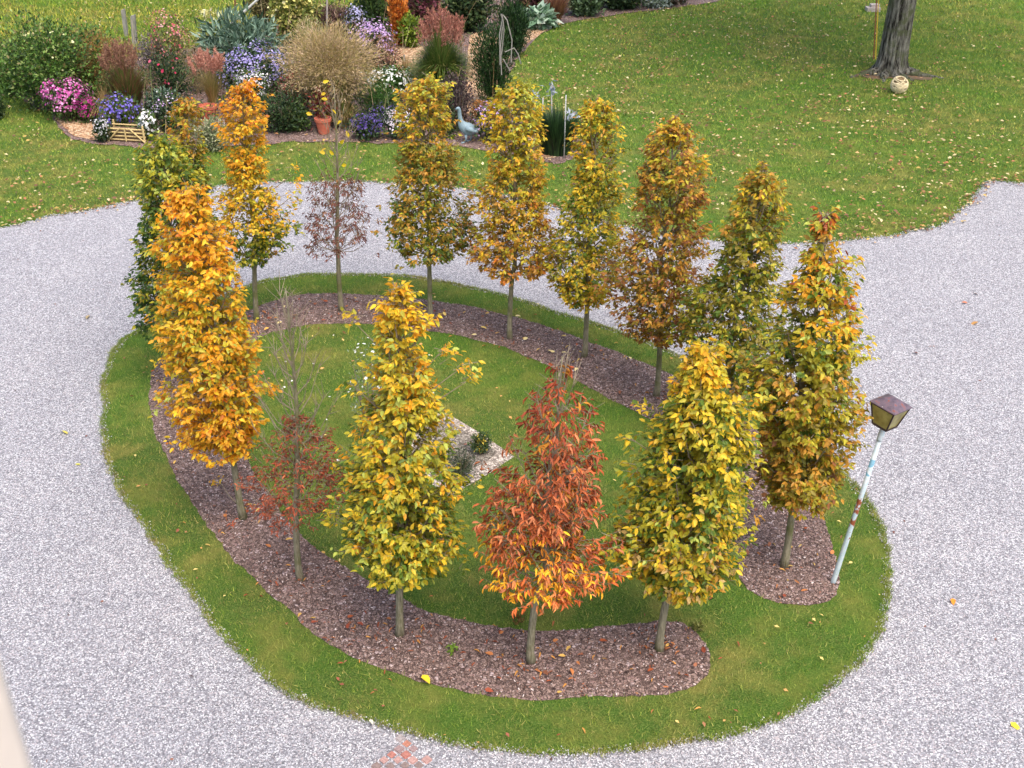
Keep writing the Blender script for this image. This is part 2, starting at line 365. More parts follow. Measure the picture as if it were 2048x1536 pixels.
def flat_leaves(x, y, z, ln, cols, up=.35, tmpl=(LV8, LF8)):
    n = len(x); a = rng.uniform(0, 2*np.pi, n); d = np.stack([np.cos(a), np.sin(a), rng.normal(0, .15, n)], 1)
    nr = np.stack([rng.normal(0, up, n), rng.normal(0, up, n), np.ones(n)], 1)
    V, F = leaves_mesh(np.stack([x, y, np.full(n, z)+ln*.12], 1), d, nr, ln, tmpl)
    return V, F, rep(cols[rng.integers(0, len(cols), n)]*rng.uniform(.8, 1.15, (n, 1)), tmpl)

O_ = S(238, 172, 44); Y_ = S(236, 198, 54); YG = S(190, 180, 54); OL = S(150, 134, 48); GR = S(100, 124, 44); DG = S(64, 94, 40); RU = S(176, 92, 58); BR = S(158, 104, 62); GB = S(206, 152, 56); LI = S(188, 198, 92); DO = S(224, 136, 50); CR = S(214, 180, 110)
def pick(pal, n):
    c = np.array([p[0] for p in pal]); wts = np.array([p[1] for p in pal], float); return c[rng.choice(len(c), n, p=wts/wts.sum())]

# ------------------------------------------------------------------ ring of young trees
def tree(label, base, top, rows, pals, nt_=640, per=7, leaf=.088, dens=1.0, near=True, tmpl=None, trunk_r=.029, bare=0, wid=1.0, mat=None, gap=-.30, sparse_top=0, droop=.9, inner=None, extra=(), name='hornbeam_tree', crownbottom=None, outl=.03):
    """rows: (py, xl, xr) crown outline heights in the photo, top first; pals: [(t, palette)] t=0 bottom .. 1 top"""
    b = G(*base, .022); Yb = b[1]; tp = P(*top, Yb)
    rw = []
    for py, xl, xr in rows:
        a, c = P(xl, py, Yb), P(xr, py, Yb); rw.append((a[2], a[0], c[0]))
    rw = np.array(sorted(rw)); zs = rw[:, 0]; z0, z1 = zs[0]+(.10 if near else .06), tp[2]
    root = E(name, b, label, 'tree', 'young hornbeams planted in a ring')
    # leader with a gentle bend
    def axis(z):
        t = np.clip((z-b[2])/(tp[2]-b[2]), 0, 1)
        mid = np.interp(z, zs, (rw[:, 1]+rw[:, 2])/2) if len(zs) else 0
        line = b[0]+(tp[0]-b[0])*t; return line*.55+.45*np.where(t > .25, mid, line)
    ph = random.uniform(0, 6)
    def ax3(z):
        t = (z-b[2])/(tp[2]-b[2]); k_ = min(1, max(0, t/.3))
        return np.array([b[0]+(axis(z)-b[0])*k_*1.0+.012*math.sin(5*t+ph)*(t > 0), Yb+.02*math.sin(4*t+ph)*min(1, t*4), z])
    zz = np.linspace(b[2]-.03, tp[2], 26); pts = [ax3(z) for z in zz]
    pts[0] = np.array([b[0], Yb, b[2]-.03])
    rad = trunk_r*(1-np.linspace(0, 1, 26))**.75+.004; rad[0] *= 1.35; rad[1] *= 1.1
    tb = B(); tb.tube(pts, rad, 10); tb.build('trunk', M_bark, root, smooth=True)
    # limbs
    lb = B(); nl = 40+bare//2
    for i in range(nl):
        z = z0+.05+(z1-z0)*(i+.5)/nl*.97; az = i*2.4+random.uniform(-.4, .4)
        xl = np.interp(z, zs, rw[:, 1]); xr = np.interp(z, zs, rw[:, 2]); cx = ax3(z)[0]
        if bare and z > zs[-1] and z1-zs[-1] > .4:
            hw = (rw[:, 2]-rw[:, 1]).max()*.42*(1-(z-zs[-1])/(z1-zs[-1]+.01))+.04; xl, xr = cx-hw, cx+hw
        r = (xr-xl)/2*.86; e = np.array([cx+(math.cos(az)*(xr-cx if math.cos(az) > 0 else cx-xl))*.9, Yb+math.sin(az)*r, z+.02])
        zs_ = max(z0-.02, z-.25-r*.5); st = ax3(zs_)
        m = (st*.55+e*.45); m[2] -= .03; m[:2] += (e[:2]-st[:2])*.12
        lb.tube([st, m, e], [.006, .004, .0015] if bare else [.010, .006, .002], 5)
        if bare and i > nl*.3:
            for q in range(4):
                f = random.uniform(.4, 1); s0 = m*(1-f)+e*f; dd = unit(e-st+np.array([random.gauss(0, .3), random.gauss(0, .3), random.uniform(0, .35)])); lb.tube([s0, s0+dd*random.uniform(.08, .2)], [.0035, .0012], 3)
    # leafy twigs
    if tmpl is None: leaf *= .66; nt_ = int(nt_*2.2)
    K = nt_; zc = []; 
    zhi = zs[-1]+.1 if bare else z1
    zt = z0+(zhi-z0)*rng.beta(1.0, 1.08, K*3); rr = (np.interp(zt, zs, rw[:, 2])-np.interp(zt, zs, rw[:, 1]))/2
    keep = rng.uniform(0, rr.max(), len(zt)) < rr**.75*rr.max()**.25
    if sparse_top: keep &= rng.uniform(0, 1, len(zt)) > sparse_top*np.clip((zt-z0)/(z1-z0)*1.6-.6, 0, 1)
    zt = zt[keep][:K]
    az = rng.uniform(0, 2*np.pi, len(zt)); rho = rng.uniform(0, 1, len(zt))**.42
    P0 = []; RH = []
    for z, a, q in zip(zt, az, rho):
        c = ax3(z); lump = 1+.40*noise.noise(Vector((math.cos(a)*1.4, math.sin(a)*1.4, z*4.2+ph*7)))-outl+(random.uniform(.05, .4) if random.random() < .10 else 0)
        xl = np.interp(z, zs, rw[:, 1]); xr = np.interp(z, zs, rw[:, 2]); r = (xr-xl)/2
        dx = (xr-c[0] if math.cos(a) > 0 else c[0]-xl)
        p = np.array([c[0]+math.cos(a)*dx*q*lump, Yb+math.sin(a)*r*q*lump, z])
        if noise.noise(Vector(p*3.6)+Vector((ph*3, 0, 0))) < gap and q > .35: continue
        P0.append(p); RH.append(q)
    for (py, px, n_, sp) in extra:          # stray sprays outside the outline
        for _ in range(n_):
            e = P(px+random.gauss(0, sp), py+random.gauss(0, sp), Yb+random.gauss(0, .1)); P0.append(e); RH.append(1.0)
        e = P(px, py, Yb); c = ax3(e[2]-.3); lb.tube([c, (c+e)/2+np.array([0, 0, -.03]), e+np.array([0, 0, .02])], [.007, .005, .002], 4)
    if not bare:                            # feathery leading shoots
        for _ in range(9):
            c = ax3(z1-random.uniform(.02, .28)); e = c+np.array([random.gauss(0, .07), random.gauss(0, .06), random.uniform(.03, .13)]); lb.tube([c, (c+e)/2, e], [.004, .003, .0015], 4)
            for f in (.25, .5, .75, 1.): P0.append(c*(1-f)+e*f); RH.append(1.)
    P0 = np.array(P0); RH = np.array(RH); m = len(P0)
    cen = np.array([ax3(p[2]) for p in P0]); outw = unit((P0-cen)*np.array([1, 1, 0])+rng.normal(0, .01, (m, 3)))
    tdir = unit(outw*.8+np.array([0, 0, .45])+rng.normal(0, .45, (m, 3)))
    tl = rng.uniform(.06, .20, m)*leaf/.088
    for i in range(0, m):
        if near or i % 2 == 0: lb.tube([P0[i]-tdir[i]*tl[i]*.6-outw[i]*.03, P0[i]+tdir[i]*tl[i]*.5], [.003, .0012], 3, cap=False)
    lb.build('branches', M_twig, root)
    j = np.tile(np.arange(per), m); ti = np.repeat(np.arange(m), per); s = (j+.5)/per
    n = len(ti); side = np.where(j % 2 == 0, 1., -1.)[:, None]
    pos = P0[ti]+tdir[ti]*((s-.5)*tl[ti])[:, None]+rng.normal(0, .012, (n, 3))
    sd_ = unit(np.cross(tdir[ti], np.array([0, 0, 1.]))); 
    d = outw[ti]*.55+tdir[ti]*.4+sd_*side*.75+np.array([0, 0, -droop*.62])+rng.normal(0, .42, (n, 3))
    nr = outw[ti]*.7+np.array([0, 0, .8])+rng.normal(0, .48, (n, 3))
    ln = leaf*rng.uniform(.6, 1.15, n)
    tm = tmpl or ((LV8, LF8) if near else (LV4, LF4))
    V, F = leaves_mesh(pos, d, nr, ln, tm, wid*.92)
    # leaf colours: sun leaves turn first, inner leaves stay green
    t = (P0[:, 2]-z0)/(z1-z0)+.28*np.array([noise.noise(Vector(p*2.2)+Vector((9, ph, 0))) for p in P0])+rng.normal(0, .08, m)
    ks = np.array([p[0] for p in pals]); idx = np.abs(t[:, None]-ks[None]).argmin(1)
    tc = np.zeros((m, 3)); lc = np.zeros((n, 3))
    for q, (_, pal) in enumerate(pals):
        s_ = idx == q; tc[s_] = pick(pal, s_.sum()); s2 = s_[ti]; lc[s2] = pick(pal, s2.sum())
    inn = pick(inner or [(GR, 3), (DG, 1), (OL, 2), (YG, 2)], m); isin = (RH < rng.uniform(.45, .8, m)); tc[isin] = inn[isin]*.5+tc[isin]*.5
    c = np.where(rng.uniform(0, 1, (n, 1)) < .55, tc[ti], np.where(isin[ti][:, None], tc[ti], lc))*rng.uniform(.78, 1.18, (n, 1))
    mesh('crown', V, F, mat or M_leaf, root, col=rep(c, tm))
    return root

tree('dark green columnar young hornbeam, leftmost tree of the ring', (372, 762), (325, 283),
     [(283, 300, 345), (310, 275, 372), (345, 272, 385), (400, 280, 400), (470, 278, 405), (540, 272, 408), (600, 262, 410), (640, 285, 410), (668, 300, 405)],
     [(0, [(GR, 3), (DG, 4), (YG, 2)]), (.5, [(GR, 3), (DG, 5), (YG, 1), (OL, 1)]), (.85, [(YG, 4), (LI, 1), (GR, 3)])], 700, 7, .098, extra=[(318, 285, 10, 8), (560, 275, 8, 10), (620, 285, 8, 10)], near=False, gap=-.5)
tree('green young hornbeam with orange-brown tip behind the dark green leftmost one', (432, 692), (372, 200),
     [(200, 352, 388), (225, 335, 395), (260, 330, 405), (320, 345, 410), (400, 350, 418), (460, 355, 435), (540, 370, 440), (590, 385, 450)],
     [(0, [(GR, 3), (DG, 4), (YG, 1)]), (.6, [(GR, 3), (DG, 2), (OL, 2), (YG, 2)]), (.98, [(GB, 4), (DO, 1), (YG, 2), (OL, 2)])], 520, 7, .09, near=False, extra=[(450, 430, 8, 10)])
tree('bright orange young hornbeam at left in front of the two green ones', (487, 1035), (368, 372),
     [(372, 350, 400), (410, 332, 425), (470, 325, 462), (540, 325, 468), (620, 322, 478), (700, 322, 500), (760, 330, 508), (820, 345, 518), (870, 372, 508), (915, 410, 500)],
     [(0, [(O_, 4), (Y_, 3), (DO, 1), (GB, 1)]), (.5, [(O_, 4), (Y_, 3), (YG, 3), (LI, 1)]), (1, [(O_, 5), (DO, 1), (Y_, 2)])], 980, 7, .088, inner=[(YG, 3), (GB, 2), (GR, 2), (O_, 2)],
     extra=[(775, 535, 7, 8), (960, 435, 2, 4), (700, 505, 5, 8), (600, 335, 8, 8)])
tree('slender back-row hornbeam with orange top and green skirt, left of the nearly bare one', (513, 640), (490, 172),
     [(172, 472, 512), (200, 452, 528), (250, 440, 540), (290, 452, 528), (320, 450, 525), (360, 455, 545), (400, 440, 560), (440, 440, 575), (480, 460, 575), (510, 470, 560), (532, 495, 530)],
     [(0, [(GR, 3), (YG, 3), (OL, 1), (DG, 1)]), (.3, [(YG, 3), (Y_, 5), (O_, 2)]), (.6, [(Y_, 4), (O_, 4), (YG, 1)]), (1, [(O_, 5), (DO, 2), (Y_, 1)])], 620, 7, .09, near=False, extra=[(450, 592, 8, 8), (350, 590, 5, 12), (395, 585, 6, 8)])
tree('nearly bare back-row hornbeam with shrivelled brown leaves low in its crown', (683, 620), (668, 175),
     [(365, 628, 728), (400, 615, 738), (440, 610, 742), (475, 602, 742), (500, 620, 735), (515, 660, 700)],
     [(0, [(S(120, 76, 66), 4), (S(142, 92, 78), 3), (BR, 1)])], 420, 5, .052, tmpl=(LVC, LF8), mat=M_dry, bare=30, near=True, gap=-.2, droop=1.6, inner=[(S(110, 70, 60), 1)])
tree('golden-green hornbeam with a wide skirt, next right of the nearly bare back-row tree', (860, 640), (845, 158),
     [(158, 822, 872), (195, 795, 900), (250, 795, 908), (300, 800, 905), (350, 790, 925), (400, 775, 940), (440, 768, 945), (475, 778, 952), (500, 795, 925), (518, 830, 880)],
     [(0, [(OL, 3), (GR, 3), (GB, 2), (DG, 1)]), (.5, [(OL, 3), (GB, 3), (YG, 1), (GR, 1)]), (1, [(YG, 3), (LI, 1), (GB, 3), (Y_, 1)])], 820, 7, .09, near=False, extra=[(170, 890, 6, 6), (190, 800, 4, 6)])
tree('golden hornbeam with brownish skirt and lime top, standing just right of the goose figure', (1020, 676), (1035, 165),
     [(165, 1010, 1062), (200, 985, 1080), (250, 970, 1088), (300, 975, 1085), (350, 970, 1085), (400, 955, 1095), (440, 952, 1105), (480, 945, 1122), (510, 938, 1125), (535, 968, 1100), (555, 1000, 1050)],
     [(0, [(GB, 5), (BR, 2), (DO, 1), (OL, 1)]), (.45, [(GB, 3), (YG, 2), (OL, 1), (Y_, 1)]), (.75, [(Y_, 3), (YG, 3), (GB, 2)]), (1, [(YG, 3), (LI, 3), (Y_, 1)])], 860, 7, .09, near=False, extra=[(245, 975, 7, 8), (345, 1085, 5, 10), (360, 940, 5, 10)])
tree('narrow yellow-green young hornbeam with small orange tip in the back row', (1168, 712), (1195, 205),
     [(205, 1175, 1215), (240, 1150, 1235), (290, 1145, 1245), (340, 1150, 1240), (400, 1135, 1240), (450, 1120, 1245), (500, 1095, 1245), (550, 1090, 1238), (585, 1110, 1225), (608, 1145, 1190)],
     [(0, [(YG, 3), (GB, 2), (Y_, 2), (GR, 1)]), (.5, [(YG, 4), (Y_, 3), (GR, 2)]), (.8, [(YG, 3), (Y_, 2), (GR, 2), (GB, 1)]), (1, [(O_, 3), (Y_, 2), (YG, 1)])], 820, 7, .088, near=False, extra=[(285, 1150, 5, 8)], inner=[(GR, 3), (DG, 1), (YG, 2)])
tree('brownish orange young hornbeam at the right end of the back row', (1312, 790), (1350, 245),
     [(245, 1325, 1375), (290, 1290, 1395), (340, 1275, 1418), (400, 1272, 1420), (440, 1262, 1412), (500, 1225, 1410), (550, 1208, 1420), (600, 1212, 1425), (640, 1250, 1410), (682, 1295, 1350)],
     [(0, [(BR, 4), (GB, 3), (OL, 2)]), (.55, [(GB, 4), (BR, 3), (OL, 2), (YG, 1)]), (1, [(GB, 3), (YG, 2), (Y_, 1), (BR, 1)])], 900, 7, .09, near=False, extra=[(380, 1280, 4, 8), (520, 1215, 6, 10)])
tree('olive green hornbeam with lumpy crown just right of the brownish one', (1452, 880), (1525, 342),
     [(342, 1505, 1548), (375, 1480, 1562), (420, 1455, 1565), (470, 1438, 1565), (520, 1440, 1560), (555, 1432, 1552), (590, 1385, 1545), (650, 1358, 1545), (700, 1352, 1525), (740, 1380, 1500), (768, 1410, 1480)],
     [(0, [(OL, 3), (YG, 3), (GR, 2), (GB, 1)]), (.5, [(OL, 4), (YG, 3), (GR, 2)]), (1, [(YG, 3), (GB, 3), (OL, 2), (Y_, 1)])], 860, 7, .094, near=False, gap=-.22, extra=[(600, 1390, 12, 14), (640, 1375, 10, 12)])
tree('tall yellow-green hornbeam with rust orange tip beside the tilted lamp', (1568, 1132), (1655, 425),
     [(425, 1648, 1668), (480, 1632, 1672), (520, 1612, 1684), (560, 1588, 1700), (600, 1570, 1712), (660, 1552, 1715), (720, 1488, 1708), (780, 1480, 1702), (840, 1515, 1698), (900, 1522, 1694), (950, 1522, 1690), (985, 1535, 1675), (1018, 1565, 1625)],
     [(0, [(GB, 3), (OL, 3), (YG, 1), (BR, 1)]), (.3, [(YG, 3), (OL, 2), (GB, 3)]), (.6, [(YG, 4), (GR, 2), (LI, 1), (Y_, 1)]), (.85, [(YG, 2), (Y_, 2), (O_, 2), (GR, 1)]), (1.05, [(DO, 3), (RU, 2), (YG, 3), (LI, 2)])], 1150, 7, .09, sparse_top=.55,
     extra=[(735, 1490, 14, 12), (790, 1480, 10, 12), (570, 1695, 8, 10), (450, 1640, 5, 8), (520, 1700, 5, 8)])
tree('bushy yellow and green hornbeam just right of the rust red one', (1320, 1298), (1412, 698),
     [(698, 1390, 1430), (730, 1370, 1450), (770, 1350, 1465), (820, 1330, 1500), (880, 1310, 1510), (940, 1305, 1500), (1000, 1270, 1480), (1050, 1245, 1475), (1100, 1238, 1472), (1140, 1275, 1465), (1178, 1300, 1370)],
     [(0, [(YG, 3), (GR, 2), (Y_, 2), (CR, 1), (GB, 1)]), (.5, [(YG, 4), (GR, 3), (Y_, 2), (LI, 1)]), (.8, [(Y_, 2), (YG, 3), (GR, 2)]), (1, [(Y_, 4), (O_, 1), (YG, 2)])], 1150, 7, .090, extra=[(880, 1260, 4, 8), (940, 1262, 6, 12), (810, 1300, 4, 7), (820, 1500, 12, 12)])
tree('rust red hornbeam full of curled dead leaves in the front row', (1063, 1322), (1125, 715),
     [(735, 1110, 1140), (790, 1075, 1160), (830, 1050, 1185), (870, 1035, 1200), (900, 1030, 1200), (950, 985, 1195), (1000, 975, 1185), (1050, 962, 1200), (1100, 955, 1232), (1140, 990, 1225), (1180, 1035, 1120)],
     [(0, [(S(200, 104, 52), 4), (S(206, 128, 74), 3), (O_, 3), (Y_, 1), (S(160, 84, 50), 1)]), (.45, [(S(190, 102, 58), 4), (S(198, 124, 82), 3), (S(146, 78, 52), 2)]), (1, [(RU, 3), (S(150, 70, 46), 3)])],
     1150, 6, .068, tmpl=(LVC, LF8), wid=1.05, mat=M_dry, bare=26, gap=-.18, sparse_top=.97, droop=1.5, inner=[(S(186, 94, 56), 3), (O_, 2), (S(150, 76, 50), 1)])
tree('yellow and lime hornbeam with loose sprays at its top, left of the rust red one', (799, 1268), (800, 570),
     [(570, 785, 812), (620, 765, 840), (660, 765, 848), (700, 752, 858), (760, 738, 868), (820, 725, 885), (880, 700, 905), (940, 698, 905), (1000, 685, 900), (1050, 672, 918), (1090, 720, 925), (1125, 745, 900), (1150, 775, 840)],
     [(0, [(YG, 4), (GR, 3), (LI, 1), (Y_, 1)]), (.35, [(YG, 4), (GR, 2), (O_, 1), (Y_, 2), (LI, 1)]), (.7, [(YG, 3), (Y_, 2), (O_, 1), (LI, 1)]), (1, [(Y_, 4), (O_, 2), (YG, 1)])], 1050, 7, .086, gap=-.2, sparse_top=.6,
     extra=[(735, 930, 6, 12), (700, 890, 4, 8), (640, 700, 4, 8), (770, 700, 6, 10), (960, 925, 10, 14), (1030, 660, 8, 12), (1110, 720, 4, 8), (640, 860, 5, 8), (760, 945, 3, 5), (930, 690, 8, 12)])
tree('thin sparse hornbeam with small reddish leaves between bright orange and yellow-lime trees', (602, 1158), (572, 578),
     [(850, 575, 625), (880, 525, 665), (920, 500, 695), (970, 492, 700), (1010, 500, 680), (1045, 545, 640)],
     [(0, [(S(168, 84, 56), 4), (S(140, 78, 58), 3), (S(190, 106, 70), 1)]), (.9, [(S(150, 84, 60), 3), (OL, .4)])], 520, 6, .044, tmpl=(LVC, LF8), mat=M_dry, bare=40, gap=-.2, sparse_top=.5, droop=.7, inner=[(S(120, 64, 50), 1)], trunk_r=.026)
for o, xy in (('x', None),): pass
exec_yellow = [(645, 165), (660, 170), (652, 187), (655, 200), (612, 226), (672, 228), (672, 248), (642, 303), (651, 307), (668, 310), (683, 331), (680, 287), (697, 275)]
rt = [o for o in bpy.data.objects if o.type == 'EMPTY' and 'nearly bare back-row hornbeam with shriv' in o.get('label', '')][0]
Yb = rt.location.y; pp = np.array([P(a, b, Yb+random.gauss(0, .08)) for a, b in exec_yellow]); nn = len(pp)
bpy.context.view_layer.update()
for q in pp:
    V, F = leaves_mesh(q[None], rng.normal(0, 1, (1, 3)), rng.normal(0, .4, (1, 3))+np.array([0, -1, .6]), np.full(1, .08))
    yl = mesh('yellow_leaf', V, F, M_leaf, rt, col=rep(pick([(Y_, 1), (S(232, 200, 40), 2)], 1), (LV8, 0)))

# ------------------------------------------------------------------ bark chips, leaf litter
def scatter(poly, n, box, avoid=()):
    x = rng.uniform(box[0], box[1], n); y = rng.uniform(box[2], box[3], n); k = inside(poly, x, y)
    for a in avoid: k &= ~inside(a, x, y)
    return x[k], y[k]
x, y = scatter(ring, 300000, (-5, 5, 5, 15))
n = len(x); a = rng.uniform(0, 2*np.pi, n); el = rng.normal(0, .35, n)
d = np.stack([np.cos(a), np.sin(a), el], 1); nr = rng.normal(0, .5, (n, 3))+np.array([0, 0, 1])
CH = np.array([(-.5, -.22, 0), (.5, -.16, 0), (.5, .2, .0), (-.45, .22, .0)]); CF = np.array([(0, 1, 2, 3)])
V, F = leaves_mesh(np.stack([x, y, np.full(n, .030)], 1), d, nr, rng.uniform(.007, .021, n), (CH, CF))
cols = pick([(S(110, 89, 81), 4), (S(138, 114, 104), 4), (S(162, 137, 126), 3), (S(88, 69, 62), 2), (S(180, 157, 147), 1.4), (S(214, 198, 192), .9), (S(152, 98, 76), .7)], n)
tag(mesh('bark_chips', V, F, M_chip, col=np.repeat(cols, 4, axis=0)), 'loose bark chips covering the mulched ring', 'mulch', kind='stuff')
LC = np.array([S(206, 180, 136), S(186, 148, 102), S(166, 122, 84), S(220, 200, 152), S(138, 92, 66), S(196, 164, 92), S(104, 76, 58), S(178, 120, 84), S(120, 88, 66)])
def litter(name, x, y, z, lo, hi, cols, label, tmpl=(LV8, LF8)):
    V, F, c = flat_leaves(x, y, z, rng.uniform(lo, hi, len(x)), cols, .35, tmpl)
    tag(mesh(name, V, F, M_flat, col=c), label, 'fallen leaves', kind='stuff')
n = 23000; y = 14+rng.uniform(0, 1, n)**1.0*22; x = rng.uniform(-.5, .5, n)*(y+1)
k = ~inside(drive, x, y) & ~inside(border, x, y)
dn = np.array([noise.noise(Vector((a*.35, b*.35, 5))) for a, b in zip(x, y)])
k &= rng.uniform(0, 1, n) < np.clip(.5+dn*.9+.25*(np.abs(x-4) < 4)-.06*np.maximum(0, x-7), .10, 1); x, y = x[k], y[k]
litter('leaf_litter', x, y, .055, .04, .092, LC*rng.uniform(.75, 1, (len(LC), 1)), 'pale and brown fallen leaves strewn over the lawn beyond the drive', (LV4, LF4))
x, y = scatter(border, 5200, (-13, 4, 15, 30)); litter('leaf_litter', x, y, .02, .05, .09, LC, 'fallen leaves lying on the soil of the flower border', (LV4, LF4))
x, y = scatter(island, 900, (-6, 7, 4.5, 16), (ring,)); litter('leaf_litter', x, y, .05, .02, .055, np.array([S(170, 120, 84), S(206, 150, 90), S(226, 196, 120), S(150, 92, 70)]), 'small fallen leaves scattered on the island grass', (LV4, LF4))
x, y = scatter(ring, 1500, (-6, 7, 4.5, 16)); litter('leaf_litter', x, y, .05, .04, .075, np.array([S(160, 84, 50), S(190, 120, 70), S(150, 96, 70), S(214, 170, 90), S(140, 70, 48)]), 'fallen leaves lying on the bark mulch ring')
x, y = scatter(ring, 130, (-4, 3, 11.5, 15)); litter('leaf_litter', x, y, .055, .06, .09, np.array([S(230, 196, 110), S(226, 170, 80), S(236, 214, 150)]), 'yellow fallen leaves along the far arc of mulch')
# leaf drift along the drive edge
q = dp[::1]; n = 700; i = rng.integers(0, len(q)-1, n); f = rng.uniform(0, 1, n)[:, None]; e = q[i]*(1-f)+q[i+1]*f+rng.normal(0, .09, (n, 2))
litter('leaf_litter', e[:, 0], e[:, 1], .03, .04, .08, LC, 'fallen leaves caught along the lawn edge of the drive', (LV4, LF4))
x = rng.uniform(-7, 8, 150); y = rng.uniform(5, 16, 150); k = ~inside(island, x, y); x, y = x[k], y[k]
litter('leaf_litter', x, y, .01, .02, .04, np.array([S(120, 80, 70), S(150, 100, 80), S(90, 70, 66)]), 'tiny dark leaf scraps scattered over the gravel')
# white petals on the inner lawn
pet = outline([(540, 690), (640, 660), (760, 665), (900, 690), (880, 820), (860, 900), (760, 960), (640, 960), (560, 800)], 4, 0)
x, y = scatter(pet, 170, (-4, 2, 8, 14)); V, F, c = flat_leaves(x, y, .06, rng.uniform(.018, .034, len(x)), np.array([S(240, 240, 236)]), .3, (HEXV, HEXF))
tag(mesh('fallen_petals', V, F, M_petal, col=c), 'white petals fallen on the inner lawn', 'petals', kind='stuff')
for px, py, ln, c, lb in ((845, 1352, .10, Y_, 'large yellow leaf fallen on the mulch near the front tree trunks'), (1955, 645, .11, S(200, 150, 90), 'largest tan leaf lying on the gravel at the right edge'),
                          (1935, 607, .07, S(176, 110, 80), 'brown leaf on the gravel above the large tan leaf'), (1905, 1198, .07, DO, 'orange leaf on the gravel right of the lamp foot'), (2020, 1446, .08, Y_, 'yellow leaf on the gravel in the lower right corner'),
                          (1837, 708, .06, S(110, 70, 62), 'dark brown leaf on the gravel above the lantern'), (135, 870, .09, S(220, 200, 90), 'pale yellow leaf on the gravel at far left'), (178, 632, .09, S(170, 150, 110), 'curled beige leaf on the gravel left of the dark green tree'),
                          (150, 930, .06, S(196, 190, 80), 'small lime leaf on the gravel below the pale yellow one'), (274, 1040, .06, DO, 'orange scrap of leaf on gravel by the left lawn edge'), (1675, 470, .08, S(204, 166, 110), 'leaf on the gravel where the drive meets the back lawn'),
                          (1955, 590, .05, S(90, 70, 60), 'small blackish leaf on gravel near the right edge'), (740, 1440, .05, S(236, 226, 200), 'whitish leaf at the lower edge of the island grass'), (1690, 530, .06, S(230, 206, 110), 'yellow leaf on gravel near the orange tree tip'), (945, 1502, .045, GB, 'golden leaf on gravel just below the island')):
    g = G(px, py, .012 if not inside(island, np.array([G(px, py)[0]]), np.array([G(px, py)[1]]))[0] else .05)
    V, F, cc = flat_leaves(np.array([g[0]]), np.array([g[1]]), g[2], np.array([ln*1.15]), np.array([c]), .25)
    own('fallen_leaf', V, F, M_flat, lb, 'leaf', 'single leaves fallen on gravel and mulch', col=cc)

# gravel kicked over the turf edges
ST = np.array([(1, 0, 0), (-1, 0, 0), (0, 1, 0), (0, -1, 0), (0, 0, .7), (0, 0, -.7)])*.5; SF = np.array([(0, 2, 4), (2, 1, 4), (1, 3, 4), (3, 0, 4), (2, 0, 5), (1, 2, 5), (3, 1, 5), (0, 3, 5)])
def stones(q, n, sg, z):
    i = rng.integers(0, len(q)-1, n); f = rng.uniform(0, 1, (n, 1)); e = q[i]*(1-f)+q[i+1]*f+rng.normal(0, sg, (n, 2))
    V, F = leaves_mesh(np.column_stack([e, np.full(n, z)]), rng.normal(0, 1, (n, 3)), rng.normal(0, 1, (n, 3)), rng.uniform(.010, .022, n), (ST, SF), .75)
    return V, F, rep(pick([(S(120, 119, 126), 2), (S(160, 158, 165), 3), (S(196, 194, 198), 3), (S(226, 224, 226), 2), (S(180, 160, 158), 1)], n), (ST, 0))
V, F, c = stones(np.vstack([island, island[:1]]), 9000, .020, .016); tag(mesh('loose_gravel', V, F, M_chip, col=c), 'loose gravel stones kicked against the island turf edge', 'gravel', kind='stuff')
V, F, c = stones(dp, 7000, .035, .012); tag(mesh('loose_gravel', V, F, M_chip, col=c), 'loose gravel stones along the back lawn edge', 'gravel', kind='stuff')
# leaves gathered round the trunks
for o in [q for q in bpy.data.objects if q.type == 'EMPTY' and q.name.startswith('hornbeam')]:
    n = 46 if 'rust red' in o['label'] else 20; a = rng.uniform(0, 6.28, n); q = np.abs(rng.normal(0, .34, n))+.05; x = o.location.x+np.cos(a)*q; y = o.location.y+np.sin(a)*q
    cp = np.array([S(150, 80, 52), S(172, 108, 66), S(136, 84, 62), S(196, 140, 72)]) if 'red' in o['label'] or 'bare' in o['label'] or 'brown' in o['label'] else np.array([S(168, 112, 70), S(196, 150, 80), S(146, 98, 72), S(204, 172, 96)])
    if n == 46 or random.random() < 2: litter('leaf_litter', x, y, .04, .035, .065, cp, 'fallen leaves gathered round a trunk on the mulch', (LVC, LF8))
